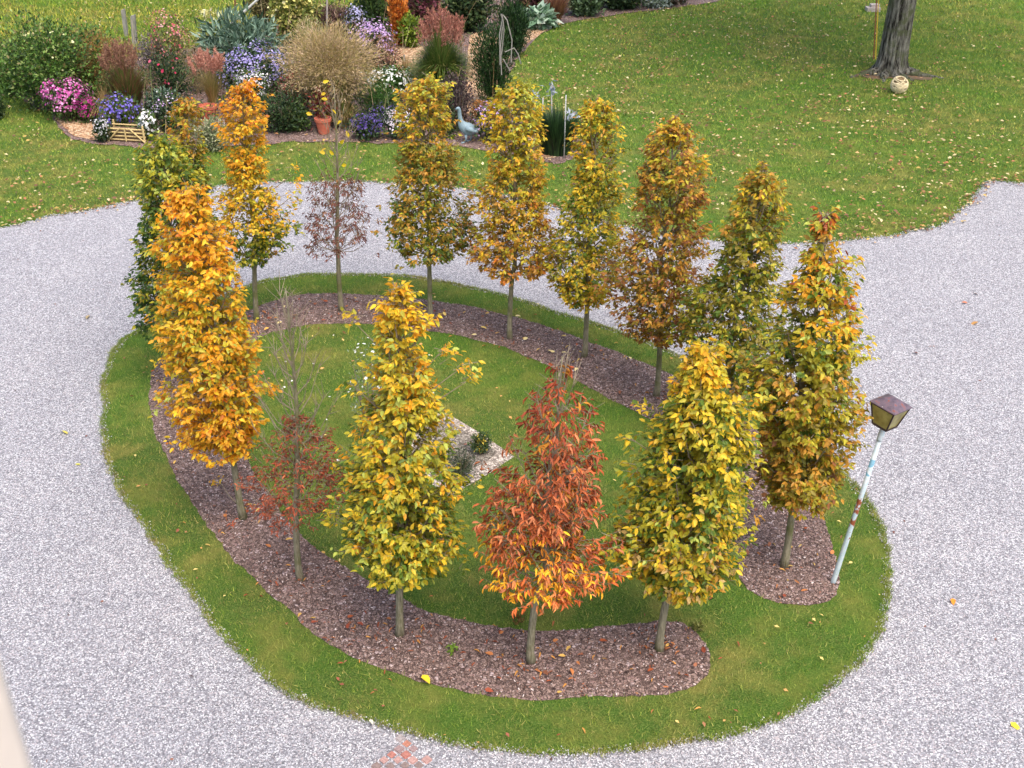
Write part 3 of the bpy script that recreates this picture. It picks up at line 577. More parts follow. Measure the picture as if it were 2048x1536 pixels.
# ------------------------------------------------------------------ lamp
M_post = None
def post_mat():
    m, nt, o = newmat('flaking_paint'); v = coords(nt)
    g = N(nt, 'ShaderNodeNewGeometry'); sx = N(nt, 'ShaderNodeSeparateXYZ'); L(nt, g.outputs['Position'], sx.inputs[0])
    n = noi(nt, v, 14, 6, .7); n2 = noi(nt, v, 45, 4, .7)
    c = ramp(nt, n.outputs[0], [(.35, S(168, 190, 196)), (.6, S(204, 212, 214))])
    # rust concentrates half way up the post
    mr = N(nt, 'ShaderNodeMapRange'); mr.inputs[1].default_value = .22; mr.inputs[2].default_value = 1.30; L(nt, sx.outputs[2], mr.inputs[0])
    band = ramp(nt, mr.outputs[0], [(0, (0, 0, 0)), (.25, (.06,)*3), (.34, (.15,)*3), (.5, (.20,)*3), (.68, (.12,)*3), (.8, (.04,)*3), (1, (0, 0, 0))])
    ad = N(nt, 'ShaderNodeMath', operation='ADD'); L(nt, band, ad.inputs[0]); L(nt, n.outputs[0], ad.inputs[1])
    rust = ramp(nt, ad.outputs[0], [(.66, (0, 0, 0)), (.69, (1, 1, 1))])
    c = mix(nt, rust, c, mix(nt, n2.outputs[0], S(96, 48, 34), S(176, 98, 56)))
    mr2 = N(nt, 'ShaderNodeMapRange'); mr2.inputs[1].default_value = 1.14; mr2.inputs[2].default_value = 1.37; L(nt, sx.outputs[2], mr2.inputs[0])
    b2 = ramp(nt, mr2.outputs[0], [(0, (0, 0, 0)), (.02, (.5,)*3), (.5, (.5,)*3), (.98, (.42,)*3), (1, (0, 0, 0))])
    ad2 = N(nt, 'ShaderNodeMath', operation='ADD'); L(nt, b2, ad2.inputs[0]); n3 = noi(nt, v, 6, 1); L(nt, n3.outputs[0], ad2.inputs[1])
    bl = ramp(nt, ad2.outputs[0], [(.86, (0, 0, 0)), (.87, (1, 1, 1))]); c = mix(nt, bl, c, S(112, 158, 178))
    sp = ramp(nt, n2.outputs[0], [(.66, (0, 0, 0)), (.70, (1, 1, 1))]); c = mix(nt, sp, c, S(96, 110, 112))
    bsdf(nt, o, c, .5, n.outputs[0], .3, .004, .4); return m
lb_ = G(1667, 1162, .034); Yl = lb_[1]; lt = P(1768, 852, Yl); ax = unit(lt-lb_)
root = E('garden_lamp', lb_, 'tilted garden lamp on a flaking white post standing at the end of the mulch ring', 'lamp')
b = B(); b.tube([lb_-ax*.1, lb_+ax*.02, lb_+(lt-lb_)*.5, lt-ax*.12], [.024, .023, .021, .020], 16); b.tube([lt-ax*.14, lt-ax*.12, lt-ax*.02, lt], [.023, .025, .025, .023], 16)
b.build('post', post_mat(), root, smooth=True)
zx = ax; xx = unit(np.cross(np.array([0, 1., 0]), zx)); yy = np.cross(zx, xx); ro = R(38)
X1 = xx*math.cos(ro)+yy*math.sin(ro); Y1 = -xx*math.sin(ro)+yy*math.cos(ro)
def LP(u, v, w_): return lt+X1*u+Y1*v+zx*w_
M_lmet = plain('lantern_metal', S(58, 44, 44), .55, 40, .35)
M_roof = None
m, nt_, o_ = newmat('lantern_roof'); v_ = coords(nt_); n1 = noi(nt_, v_, 18, 5, .7)
c_ = ramp(nt_, n1.outputs[0], [(.35, S(82, 68, 78)), (.55, S(104, 90, 100)), (.64, S(140, 74, 54)), (.70, S(96, 80, 88))]); n2 = noi(nt_, v_, 26, 1)
c_ = mix(nt_, ramp(nt_, n2.outputs[0], [(.72, (0, 0, 0)), (.74, (1, 1, 1))]), c_, S(232, 226, 216)); bsdf(nt_, o_, c_, .45, n1.outputs[0], .2, .003, .4); M_roof = m
m, nt_, o_ = newmat('amber_glass'); n1 = noi(nt_, coords(nt_), 12, 4, .6)
bb = bsdf(nt_, o_, ramp(nt_, n1.outputs[0], [(.35, S(132, 118, 58)), (.65, S(182, 172, 104))]), .35, n1.outputs[0], .4, .006, .5); bb.inputs['Transmission Weight'].default_value = .25; M_amber = m
h1, s0, s1 = .198, .068, .108
cor = [(-1, -1), (1, -1), (1, 1), (-1, 1)]
b = B()
for u, v in cor: b.tube([LP(u*s0, v*s0, .01), LP(u*s1, v*s1, h1)], .0065, 6)
for s_, hh in ((s0, .012), (s1, h1-.004)):
    for i in range(4): a, c = cor[i], cor[(i+1) % 4]; b.tube([LP(a[0]*s_, a[1]*s_, hh), LP(c[0]*s_, c[1]*s_, hh)], .0075, 6)
V = [LP(u*s0*.98, v*s0*.98, w_) for w_ in (0, .014) for u, v in cor]; b.add(V, [(3, 2, 1, 0), (4, 5, 6, 7), (0, 1, 5, 4), (1, 2, 6, 5), (2, 3, 7, 6), (3, 0, 4, 7)])
fr = b.build('lantern_frame', M_lmet, root)
for i in range(4):
    a, c = cor[i], cor[(i+1) % 4]; pb = B(); k0, k1 = s0*.97, s1*.97; k2, k3 = s0*.93, s1*.93
    V = [LP(a[0]*k0, a[1]*k0, .016), LP(c[0]*k0, c[1]*k0, .016), LP(c[0]*k1, c[1]*k1, h1-.01), LP(a[0]*k1, a[1]*k1, h1-.01), LP(a[0]*k2, a[1]*k2, .016), LP(c[0]*k2, c[1]*k2, .016), LP(c[0]*k3, c[1]*k3, h1-.01), LP(a[0]*k3, a[1]*k3, h1-.01)]
    pb.add(V, [(0, 1, 2, 3), (7, 6, 5, 4), (0, 4, 5, 1), (1, 5, 6, 2), (2, 6, 7, 3), (3, 7, 4, 0)])
    pb.build('glass_pane', M_amber, root)
pb = B(); pb.tube([LP(0, 0, .014), LP(0, 0, .10)], [.02, .024], 10); pb.build('bulb', plain('bulb_white', S(220, 214, 190), .4), root, smooth=True)
b = B(); s2, s3 = .120, .045
V = [LP(u*s2, v*s2, h1) for u, v in cor]+[LP(u*s2, v*s2, h1+.008) for u, v in cor]+[LP(u*s3, v*s3, h1+.055) for u, v in cor]+[LP(0, 0, h1+.062)]
b.add(V, [(3, 2, 1, 0)]+[(i, (i+1) % 4, 4+(i+1) % 4, 4+i) for i in range(4)]+[(4+i, 4+(i+1) % 4, 8+(i+1) % 4, 8+i) for i in range(4)]+[(8+i, 8+(i+1) % 4, 12) for i in range(4)])
b.build('lantern_roof', M_roof, root)

# ------------------------------------------------------------------ paving setts at the bottom
M_sett = colmat('sett_stone', .85, .3, 60, .5)
c0 = G(838, 1500); u1 = unit(G(875, 1530)-G(838, 1500)); v1 = np.array([-u1[1], u1[0], 0]); SP = .072
spots = [(i, j) for i in range(-1, 4) for j in range(0, 7) if not (i == 3 and j > 3) and not (i == -1 and j not in (0,))]
cn = {(0, 1): 'pink', (1, 0): 'red', (2, 1): 'orange', (0, 0): 'grey'}
proto = None; names = ['brick red', 'dusty pink', 'grey brown', 'pale grey', 'terracotta', 'rosy grey']; cc_ = [S(168, 112, 100), S(172, 136, 128), S(134, 116, 110), S(156, 146, 144), S(178, 120, 100), S(148, 124, 122)]
rowsn = ['rightmost', 'second', 'third', 'fourth', 'fifth', 'sixth', 'seventh']; coln = {-1: 'lone uppermost', 0: 'upper', 1: 'second', 2: 'third', 3: 'lowest'}
for q, (i, j) in enumerate(spots):
    if (i, j) in ((0, 6), (3, 3), (2, 0)): continue
    p = c0+u1*SP*i*1.02-v1*0; p = c0+u1*(i*SP)+np.array([-u1[1], u1[0], 0])*(-(j-1)*SP)*1.0
    p = c0+u1*(i*SP)-np.array([u1[0]*.2, 0, 0])+(-v1 if v1[0] > 0 else v1)*((j-1)*SP)
    k = (q*7+3) % 6; bm = bmesh.new(); bmesh.ops.create_cube(bm, size=1)
    bmesh.ops.scale(bm, vec=(.064, .064, .04), verts=bm.verts); bmesh.ops.bevel(bm, geom=bm.edges[:], offset=.007, segments=2, affect='EDGES')
    bmesh.ops.rotate(bm, matrix=Matrix.Rotation(math.atan2(u1[1], u1[0])+random.gauss(0, .05), 3, 'Z'), verts=bm.verts)
    me = bpy.data.meshes.new('paving_sett'); bm.to_mesh(me); bm.free(); a = me.attributes.new('Col', 'FLOAT_COLOR', 'POINT')
    a.data.foreach_set('color', np.tile(np.array([*cc_[k], 1], np.float32), len(me.vertices)))
    me.materials.append(M_sett); o = bpy.data.objects.new('paving_sett', me); scene.collection.objects.link(o)
    o.location = (p[0]+random.gauss(0, .002), p[1]+random.gauss(0, .002), -.006+random.uniform(-.005, .002))
    tag(o, f'{names[k]} sett, {rowsn[j]} from right in {coln[i]} row of the gravel patch', 'paving stone', 'setts laid in the gravel below the island')

# ------------------------------------------------------------------ house wall beside the lens
e = ray(66, 1536); e = e*(.62/np.linalg.norm(e)); ex, ey = e[0]+.009, e[1]
b = B(); prof = [(ex-2.0, ey), (ex-.02, ey), (ex-.006, ey-.006), (ex, ey-.02), (ex, ey-.7), (ex-2.0, ey-.7)]
V = [(a, c, z) for z in (0, 9) for a, c in prof]; n = len(prof); F = [(i, (i+1) % n, n+(i+1) % n, n+i) for i in range(n)]+[tuple(range(n))[::-1], tuple(range(n, 2*n))]
b.add(V, F); b.own('house_wall', plain('cream_render', S(232, 216, 200), .9, 40, .05), 'cream rendered house wall corner, blurred at the lower left edge', 'wall')

# ------------------------------------------------------------------ plants of the flower border
def cloud(n, c, r, leaf, pal, tmpl=(LV4, LF4), shell=.45, up=.6, droop=.2, wid=1., zmin=0.015, lump=.3, jit=.35):
    """leaves through an ellipsoid, denser near its skin"""
    v = unit(rng.normal(0, 1, (n, 3))); q = rng.uniform(0, 1, n)**shell*(1+np.maximum(0, rng.normal(0, .13, n)))
    lm = np.array([1+lump*noise.noise(Vector(a*1.8)+Vector(tuple(c))) for a in v])
    p = np.asarray(c)+v*np.asarray(r)*(q*lm)[:, None]; k = p[:, 2] > zmin; p = p[k]; v = v[k]; n = len(p)
    d = v*.6+np.array([0, 0, up-droop])+rng.normal(0, .5, (n, 3)); nr = v*.5+np.array([0, 0, 1])+rng.normal(0, jit, (n, 3))
    V, F = leaves_mesh(p, d, nr, leaf*rng.uniform(.6, 1.2, n), tmpl, wid)
    return V, F, rep(pick(pal, n)*rng.uniform(.75, 1.2, (n, 1)), tmpl)
def flowers(n, c, r, size, pal, cap=.1, lump=.3, zmin=.05):
    v = unit(rng.normal(0, 1, (n, 3))+np.array([0, -.25, .55])); v = v[v[:, 2] > -cap-.25]; n = len(v)
    lm = np.array([1+.5*noise.noise(Vector(a*1.8)+Vector(tuple(c))) for a in v])
    p = np.asarray(c)+v*np.asarray(r)*(lm*rng.uniform(.74, 1.12, n))[:, None]
    cl = np.array([noise.noise(Vector(a*3.1)+Vector((5, 5, float(c[0])))) for a in v]); k = (p[:, 2] > zmin) & (cl > -.22); p = p[k]; v = v[k]; n = len(p)
    d = np.cross(v, rng.normal(0, 1, (n, 3))); V, F = leaves_mesh(p, d, v+np.array([0, -.1, .5])+rng.normal(0, .35, (n, 3)), size*.8*rng.uniform(.6, 1.15, n), (HEXV, HEXF))
    return V, F, rep(pick(pal, n)*rng.uniform(.85, 1.12, (n, 1)), (HEXV, HEXF))
def dims(base, top, wpx):
    g = G(*base); t = P(base[0], top, g[1]); w_ = P(base[0]+wpx/2, (base[1]+top)/2, g[1])[0]-P(base[0]-wpx/2, (base[1]+top)/2, g[1])[0]
    return g, t[2], w_
GP = [(S(70, 96, 44), 3), (S(92, 116, 54), 3), (S(54, 76, 38), 2), (S(116, 128, 66), 1)]
DP = [(S(44, 62, 38), 3), (S(62, 84, 46), 3), (S(84, 98, 56), 1)]
def bush(name, label, cat, base, top, w_, pal, fl=None, nf=0, fs=.045, leaf=.07, n=1700, stems=True, z0=.0, group=None, tmpl=(LV4, LF4), wid=1., up=.6, shell=.45, fcap=.1, cen=.52, jit=.35):
    g, h, wd = dims(base, top, w_); g[2] = z0
    rt = E(name, g, label, cat, group); c = g+np.array([0, 0, h*cen]); r = (wd/2, wd/2*.85, h*(1-cen)*.98)
    V, F, cc = cloud(n, c, r, leaf, pal, tmpl, shell, up, wid=wid, zmin=z0+.01, lump=.5, jit=jit)
    lo = g+np.array([0, 0, h*.25]); V2, F2, c2 = cloud(n//3, lo, (wd*.36, wd*.32, h*.3), leaf, pal, tmpl, .7, up, wid=wid, zmin=z0+.01)
    mesh('foliage', np.vstack([V, V2]), np.vstack([F, F2+len(V)]), M_plant, rt, col=np.vstack([cc, c2]))
    if stems:
        b = B()
        for i in range(14):
            a = random.uniform(0, 6.28); e = c+np.array([math.cos(a)*r[0]*.75, math.sin(a)*r[1]*.75, r[2]*random.uniform(-.1, .7)]); s0 = g+np.array([math.cos(a), math.sin(a), 0])*wd*.06
            b.tube([s0, (s0+e)/2+np.array([0, 0, .05]), e], [.008, .006, .003], 4)
        b.build('stems', M_twig, rt)
    if fl:
        V, F, cc = flowers(int(nf*1.7), c, (r[0]*1.02, r[1]*1.02, r[2]*1.04), fs, fl, fcap, zmin=z0+.05); tag(mesh('flowers', V, F, M_petal, rt, col=cc), kind='stuff')
    return rt
PKS = [(S(206, 96, 168), 3), (S(222, 140, 194), 3), (S(236, 176, 214), 2), (S(176, 60, 136), 2)]
LAV = [(S(164, 156, 208), 3), (S(190, 182, 222), 3), (S(140, 126, 190), 2)]
VIO = [(S(128, 112, 206), 3), (S(160, 144, 226), 2), (S(104, 90, 176), 2)]
WHI = [(S(240, 238, 240), 4), (S(222, 216, 226), 2)]
PUR = [(S(96, 80, 148), 3), (S(120, 100, 170), 2), (S(76, 62, 118), 2)]
LIL = [(S(206, 170, 214), 3), (S(226, 196, 226), 2), (S(180, 150, 200), 2)]
RED = [(S(190, 50, 70), 3), (S(214, 84, 104), 2), (S(140, 36, 48), 2)]
def grass(name, label, base, top, w_, pal, n=900, plume=None, npl=0, arch=.35, bw=.010, root_r=.12, plume_len=.22, fluff=0, fpal=None, cat='ornamental grass', z0=0., group=None, spread=.5, fcol=None, fc=.62, fr=.42):
    g, h, wd = dims(base, top, w_); g[2] = z0; rt = E(name, g, label, cat, group)
    a = rng.uniform(0, 2*np.pi, n); rr = np.sqrt(rng.uniform(0, 1, n)); hh = h*rng.uniform(.55, 1.0, n)*(1-.15*rr); k = 5
    o = np.stack([np.cos(a), np.sin(a), np.zeros(n)], 1); s = np.stack([-np.sin(a), np.cos(a), np.zeros(n)], 1)
    V = np.zeros((n, k, 2, 3)); reach = wd/2*rr*rng.uniform(.7, 1.1, n); W = np.array([1, .9, .7, .45, .08])*bw/2
    for i, t in enumerate(np.linspace(0, 1, k)):
        p = g+o*(root_r*wd*rr+reach*(spread*t+(1-spread)*t**2.4))[:, None]+np.array([0, 0, 1.])*(hh*(t-arch*rr*t**3))[:, None]
        V[:, i, 0] = p-s*W[i]; V[:, i, 1] = p+s*W[i]
    F = []; base_i = np.arange(n)*k*2
    for i in range(k-1): F.append(np.stack([base_i+2*i, base_i+2*i+1, base_i+2*i+3, base_i+2*i+2], 1))
    c = np.repeat(pick(pal, n)*rng.uniform(.8, 1.2, (n, 1)), k*2, axis=0)
    mesh('blades', V.reshape(-1, 3), np.vstack(F), M_plant, rt, col=c)
    if npl:
        tt_ = V[:, -1, 0]; tt_ = tt_[tt_[:, 2] > g[2]+h*.66]; tips = tt_[rng.integers(0, len(tt_), npl)]; m = 46; p = np.repeat(tips, m, axis=0); f = rng.uniform(0, 1, len(p))
        ou = unit((p-g)*np.array([1, 1, .0])); d0 = ou*.3+np.array([0, 0, 1.]); p = p+d0*(f*plume_len)[:, None]+rng.normal(0, .012, p.shape)-np.array([0, 0, .05])
        d = d0+rng.normal(0, .5, p.shape); Vp, Fp = leaves_mesh(p, d, rng.normal(0, 1, p.shape), np.full(len(p), .06), (LV4, LF4), .35)
        pl_ = mesh('plumes', Vp, Fp, M_dry, rt, col=rep(pick(plume, len(p))*rng.uniform(.8, 1.2, (len(p), 1)), (LV4, 0))); tag(pl_, kind='stuff')
    if fluff:
        v = unit(rng.normal(0, 1, (fluff, 3))); q = rng.uniform(0, 1, fluff)**.5*(1+.12*rng.normal(0, 1, fluff)); cn = g+np.array([0, 0, h*fc])
        lm = np.array([1+.5*noise.noise(Vector(x*2.2)+Vector(tuple(cn))) for x in v])
        p = cn+v*np.array([wd/2, wd/2, h*fr])*(q*lm)[:, None]; d = v+rng.normal(0, .5, p.shape)+np.array([0, 0, .3])
        Vp, Fp = leaves_mesh(p, d, rng.normal(0, 1, p.shape), rng.uniform(.05, .12, fluff), (LV4, LF4), .14)
        sh_ = mesh('seed_heads', Vp, Fp, M_dry, rt, col=rep(pick(fpal, fluff)*rng.uniform(.8, 1.2, (fluff, 1)), (LV4, 0))); tag(sh_, kind='stuff')
    return rt
TAN = [(S(190, 160, 110), 3), (S(168, 138, 92), 3), (S(206, 180, 134), 2), (S(150, 120, 84), 1)]
RBR = [(S(150, 104, 78), 3), (S(172, 128, 92), 2), (S(126, 86, 70), 2)]
GGR = [(S(96, 118, 56), 3), (S(122, 138, 68), 3), (S(78, 96, 44), 2), (S(160, 150, 84), 1)]
FB = 'plants of the flower border'
bush('conifer_shrub', 'small dark green shrub cut by the left edge beyond the lawn', 'shrub', (-12, 238), 192, 50, DP, n=1500, leaf=.06, up=.9)
bush('climbing_bush', 'large bright green sprawling bush at the left end of the flower border', 'shrub', (128, 212), 42, 225, [(S(84, 118, 48), 4), (S(112, 142, 62), 3), (S(58, 82, 40), 4), (S(150, 164, 96), 1), (S(120, 110, 66), 1)], [(S(226, 224, 170), 2)], 26, .06, .075, 11000)
bush('leafy_bush', 'low green bush at the far left spilling over the meadow grass', 'shrub', (35, 190), 100, 90, [(S(96, 132, 54), 3), (S(120, 150, 72), 2), (S(70, 98, 42), 2)], n=1500, leaf=.09)
bush('aster', 'white aster cluster above the pink aster mound', 'flowering plant', (100, 205), 130, 62, DP, WHI+LAV, 330, .05, n=900)
bush('aster', 'big round pink aster mound at the left of the border', 'flowering plant', (140, 240), 158, 98, GP, PKS, 800, .055, n=1500)
bush('aster', 'small magenta aster right of the big pink mound', 'flowering plant', (178, 245), 195, 44, GP, [(S(172, 44, 130), 3), (S(196, 70, 152), 2)], 420, .035, n=500)
bush('aster', 'blue violet aster growing behind the wooden trough', 'flowering plant', (246, 262), 192, 80, GP, VIO, 330, .055, n=900)
bush('aster', 'small white flowers at the left end of the wooden trough', 'flowering plant', (208, 284), 238, 32, DP, WHI, 170, .035, n=420)
bush('daisy', 'bright white daisies at the right end of the wooden trough', 'flowering plant', (300, 280), 225, 36, GP, [(S(248, 246, 244), 1)], 90, .07, n=420)
grass('maiden_grass', 'tall reddish brown grass clump behind the wooden trough', (262, 232), 78, 105, RBR+GGR, 1500, [(S(150, 108, 90), 3), (S(170, 130, 104), 2)], 70, bw=.018)
grass('switch_grass', 'orange tan feathery grass left of the tall reddish brown clump', (205, 205), 70, 95, TAN, 900, fluff=4200, fpal=[(S(200, 150, 90), 3), (S(178, 128, 78), 2), (S(214, 176, 120), 2)], bw=.01)
grass('arching_grass', 'low tan arching grass at the feet of the feathery grass', (215, 240), 145, 90, TAN, 500, arch=.75, bw=.014)
bush('rose_bush', 'tall leggy rose bush with pale pink heads against the meadow', 'shrub', (350, 150), 24, 84, [(S(110, 116, 66), 3), (S(84, 92, 54), 3), (S(150, 120, 90), 2)], [(S(216, 140, 140), 3), (S(190, 96, 96), 2), (S(236, 190, 190), 1)], 200, .06, n=1300, leaf=.06)
bush('shrub', 'grey mauve shrub left of the leggy rose bush', 'shrub', (308, 150), 66, 62, [(S(120, 108, 112), 3), (S(90, 84, 78), 3), (S(160, 148, 150), 2)], n=1300, leaf=.05)
bush('rose_bush', 'dark green rose bush with bright pink blooms below the leggy rose', 'shrub', (345, 215), 108, 88, DP, [(S(200, 64, 96), 3), (S(220, 110, 136), 1)], 22, .085, n=1700)
bush('shrub', 'bronze green feathery shrub right of the pink blooms', 'shrub', (398, 185), 88, 66, [(S(132, 122, 76), 3), (S(110, 108, 66), 3), (S(156, 136, 94), 2)], n=1900, leaf=.05, wid=.4)
bush('blue_green_plant', 'low blue green plant under the dark rose bush', 'plant', (330, 235), 180, 60, [(S(88, 112, 92), 3), (S(120, 140, 118), 2), (S(66, 84, 66), 2)], n=700, leaf=.09)
bush('aster', 'pale lilac flowers behind the hidden tip of the leftmost trees', 'flowering plant', (345, 262), 190, 70, DP, LIL+WHI, 130, .045, n=900)
bush('groundcover_plant', 'grey green variegated low plant right of the leftmost tree tips', 'plant', (425, 300), 240, 78, [(S(150, 156, 116), 3), (S(112, 122, 82), 3), (S(190, 186, 150), 2)], n=1500, leaf=.06)
# potted grass
def pot(base, w_, h_, label):
    g = G(*base, .014); r = (P(base[0]+w_/2, base[1], g[1])[0]-g[0]); h = h_; b = B()
    b.lathe([(r*.62, 0), (r*.64, .01), (r*.9, h*.8), (r*1.0, h*.81), (r*1.02, h), (r*.92, h), (r*.88, h*.88), (0.001, h*.86)], g, 22)
    V, F, c = b.out(); return own('flower_pot', V, F, M_terra, label, 'flower pot', 'terracotta pots in the border', loc=g, smooth=False), g, h
M_terra = plain('terracotta', S(186, 104, 80), .85, 18, .14)
o, g, h = pot((418, 238), 38, .26, 'terracotta pot holding the pink plumed grass, at the left'); pz = h*.86
grass('fountain_grass', 'pinkish plumed fountain grass growing in the left terracotta pot', (430, 232), 128, 76, [(S(150, 140, 80), 3), (S(176, 150, 100), 2)], 420, [(S(206, 150, 130), 3), (S(186, 128, 108), 2)], 60, z0=pz, bw=.010, root_r=.06, plume_len=.25)
o, g, h = pot((648, 266), 34, .28, 'terracotta pot holding the dark red plant, behind the bare tree'); pz = h*.86
bush('begonia', 'dark red leaved plant growing in the right terracotta pot', 'plant', (648, 262), 205, 52, [(S(110, 44, 44), 3), (S(140, 66, 56), 2), (S(130, 124, 60), 2)], n=420, leaf=.07, z0=pz)
bush('cardoon', 'silvery blue green cardoon with long arching leaves at the back', 'plant', (490, 165), 36, 150, [(S(120, 146, 124), 3), (S(92, 118, 96), 3), (S(156, 178, 156), 2), (S(64, 86, 62), 2)], n=1900, leaf=.24, wid=.40, up=.5, jit=.8)
bush('aster', 'wide lavender aster bank in front of the silvery cardoon', 'flowering plant', (515, 200), 94, 132, DP, LAV, 900, .05, n=1900)
bush('aster', 'white aster mound between lavender bank and orange tree top', 'flowering plant', (510, 222), 142, 70, GP, WHI, 430, .042, n=1000)
bush('shrub', 'low dark green shrub right of the slender orange topped tree', 'shrub', (568, 262), 188, 104, DP, n=2400, leaf=.06)
bush('red_plant', 'dark crimson flowering plant left of the giant fluffy grass', 'flowering plant', (600, 215), 142, 60, [(S(84, 60, 48), 2), (S(120, 50, 52), 3), (S(66, 78, 44), 2)], RED, 170, .05, n=900)
bush('shrub', 'small mixed green shrub left of the right terracotta pot', 'shrub', (596, 262), 205, 50, GP, n=900, leaf=.06)
grass('switch_grass', 'giant fluffy tan grass dome in the middle of the border', (668, 240), 56, 182, TAN+GGR, 1500, fluff=15000, fpal=[(S(206, 180, 136), 3), (S(186, 162, 112), 3), (S(212, 184, 156), 2), (S(166, 154, 92), 3)], bw=.010, root_r=.1, fc=.66, fr=.36)
grass('arching_grass', 'lower tan stems leaning below the giant grass dome', (690, 255), 160, 80, TAN+GGR, 600, arch=.6, bw=.012)
bush('chrysanthemum', 'dense white flowered chrysanthemum right of the giant grass', 'flowering plant', (782, 200), 136, 106, [(S(58, 92, 34), 3), (S(84, 124, 44), 2)], [(S(244, 246, 240), 1)], 330, .06, n=1500)
bush('leafy_plant', 'fine green feathery plant below the white chrysanthemum', 'plant', (755, 226), 168, 84, [(S(76, 118, 54), 3), (S(96, 138, 66), 3), (S(56, 84, 40), 2)], n=2400, leaf=.07, wid=.3, up=1)
bush('aster', 'deep purple aster mat left of the white one at the lawn edge', 'flowering plant', (735, 278), 228, 74, DP, PUR, 460, .04, n=800)
bush('aster', 'dark violet aster behind the deep purple mat', 'flowering plant', (775, 246), 208, 76, DP, PUR, 260, .035, n=800)
bush('aster', 'pinkish white aster at the lawn edge, left of the golden-green tree', 'flowering plant', (800, 276), 218, 66, DP, [(S(226, 212, 220), 3), (S(240, 236, 238), 2)], 430, .042, n=800)
bush('aster', 'pink lilac aster behind the right shoulder of the giant grass', 'flowering plant', (750, 140), 44, 88, DP, LIL, 600, .06, n=1500)
bush('aster', 'pale lavender aster in the back row above the pink lilac one', 'flowering plant', (715, 84), 10, 52, DP, [(S(198, 196, 226), 3), (S(178, 176, 214), 2)], 240, .055, n=700)
bush('shrub', 'reddish brown twiggy shrub right of the giant grass', 'shrub', (775, 160), 70, 70, [(S(136, 88, 72), 3), (S(110, 96, 66), 2), (S(160, 116, 92), 2)], n=1300, leaf=.05)
grass('straw_grass', 'small straw coloured grass beside the wood chip path', (812, 165), 95, 70, TAN, 700, arch=.6, bw=.012)
grass('maiden_grass', 'big green grass clump with reddish feathery plumes', (885, 205), 16, 135, GGR+[(S(90, 116, 48), 4)], 3800, [(S(170, 110, 94), 3), (S(186, 134, 114), 2)], 90, arch=.5, bw=.022, plume_len=.32, spread=.35)
bush('dark_perennial', 'dark brown purple faded perennial behind the goose', 'plant', (915, 262), 140, 66, [(S(84, 66, 66), 3), (S(62, 54, 50), 3), (S(104, 84, 84), 2)], n=2200, leaf=.05, up=1)
bush('shrub', 'low dark green shrub left of the goose', 'shrub', (893, 276), 205, 46, DP, n=900, leaf=.05)
bush('aster', 'pink lilac aster right of the goose', 'flowering plant', (985, 282), 208, 74, DP, LIL, 330, .045, n=800)
bush('yew_column', 'dark green upright yew column with grey dead stems hanging', 'shrub', (985, 212), 52, 70, [(S(40, 66, 34), 4), (S(60, 92, 44), 3), (S(84, 110, 58), 1)], n=5200, leaf=.09, wid=.35, up=1.4, shell=.35)
bush('yew_column', 'second dark yew column standing behind, touching the top edge', 'shrub', (1026, 112), 4, 62, [(S(38, 62, 36), 4), (S(58, 88, 44), 3)], n=4200, leaf=.10, wid=.35, up=1.4, shell=.35)
g = G(1000, 212); b = B()
for pts in ([(1003, 150), (1001, 90), (1006, 45), (1002, 28)], [(1000, 130), (999, 70), (1005, 35)], [(1022, 125), (1024, 80), (1014, 40), (1006, 30)], [(1006, 118), (1012, 128), (1020, 142)], [(1010, 104), (1028, 96), (1036, 108), (1042, 128)], [(1004, 28), (1008, 60), (1003, 110)]):
    b.tube([P(a, c, g[1]-.42+.02*i) for i, (a, c) in enumerate(pts)], .011, 5)
V, F, c = b.out(); 
dead = own('dead_stems', V, F, M_woodgrey, 'tangle of bleached dead stems hanging over the dark yew', 'branches')
grass('horsetail', 'dark green upright rushes around three pale garden stakes', (1112, 305), 206, 84, [(S(44, 68, 38), 4), (S(60, 88, 46), 3), (S(30, 46, 30), 2)], 1500, arch=.05, bw=.016, root_r=.36, spread=.1)
for (bx, by, tx, ty), lb in zip(((1083, 290, 1086, 195), (1104, 272, 1103, 178), (1128, 318, 1132, 190)), ('left pale garden stake with blue grey petal head in the rushes', 'middle pale garden stake standing farthest back in the rushes', 'right pale garden stake standing nearest in the rushes')):
    g = G(bx, by); t = P(tx, ty, g[1]); rt = E('garden_stake', g, lb, 'stake', 'three pale stakes in the rushes')
    b = B(); b.tube([g, (g+t)/2, t], [.012, .011, .010], 8); b.build('rod', plain('pale_paint', S(176, 174, 168), .7, 60, .2), rt, smooth=True)
    hp = t+np.array([(-.14 if tx < 1100 else (.10 if tx > 1120 else 0)), 0, (-.02 if tx < 1100 else (-.32 if tx > 1120 else 0))]); m = 22
    pos = hp+rng.normal(0, .05, (m, 3)); V, F = leaves_mesh(pos, rng.normal(0, 1, (m, 3)), rng.normal(0, 1, (m, 3)), np.full(m, .12), (LV4, LF4), .6)
    V2 = B(); V2.tube([t-np.array([0, 0, .1 if tx < 1120 else .4]), hp], .004, 4); vv, ff, c_ = V2.out()
    hd = mesh('flower_head', V, F, M_petal, rt, col=rep(pick([(S(176, 184, 198), 3), (S(206, 210, 218), 2), (S(140, 150, 160), 1)], m), (LV4, 0)))
bush('hosta', 'pale variegated hosta at the lawn edge near the top', 'plant', (1080, 56), 20, 50, [(S(170, 190, 166), 3), (S(110, 142, 110), 3), (S(206, 214, 196), 1)], n=260, leaf=.28, wid=1.2, up=.1)
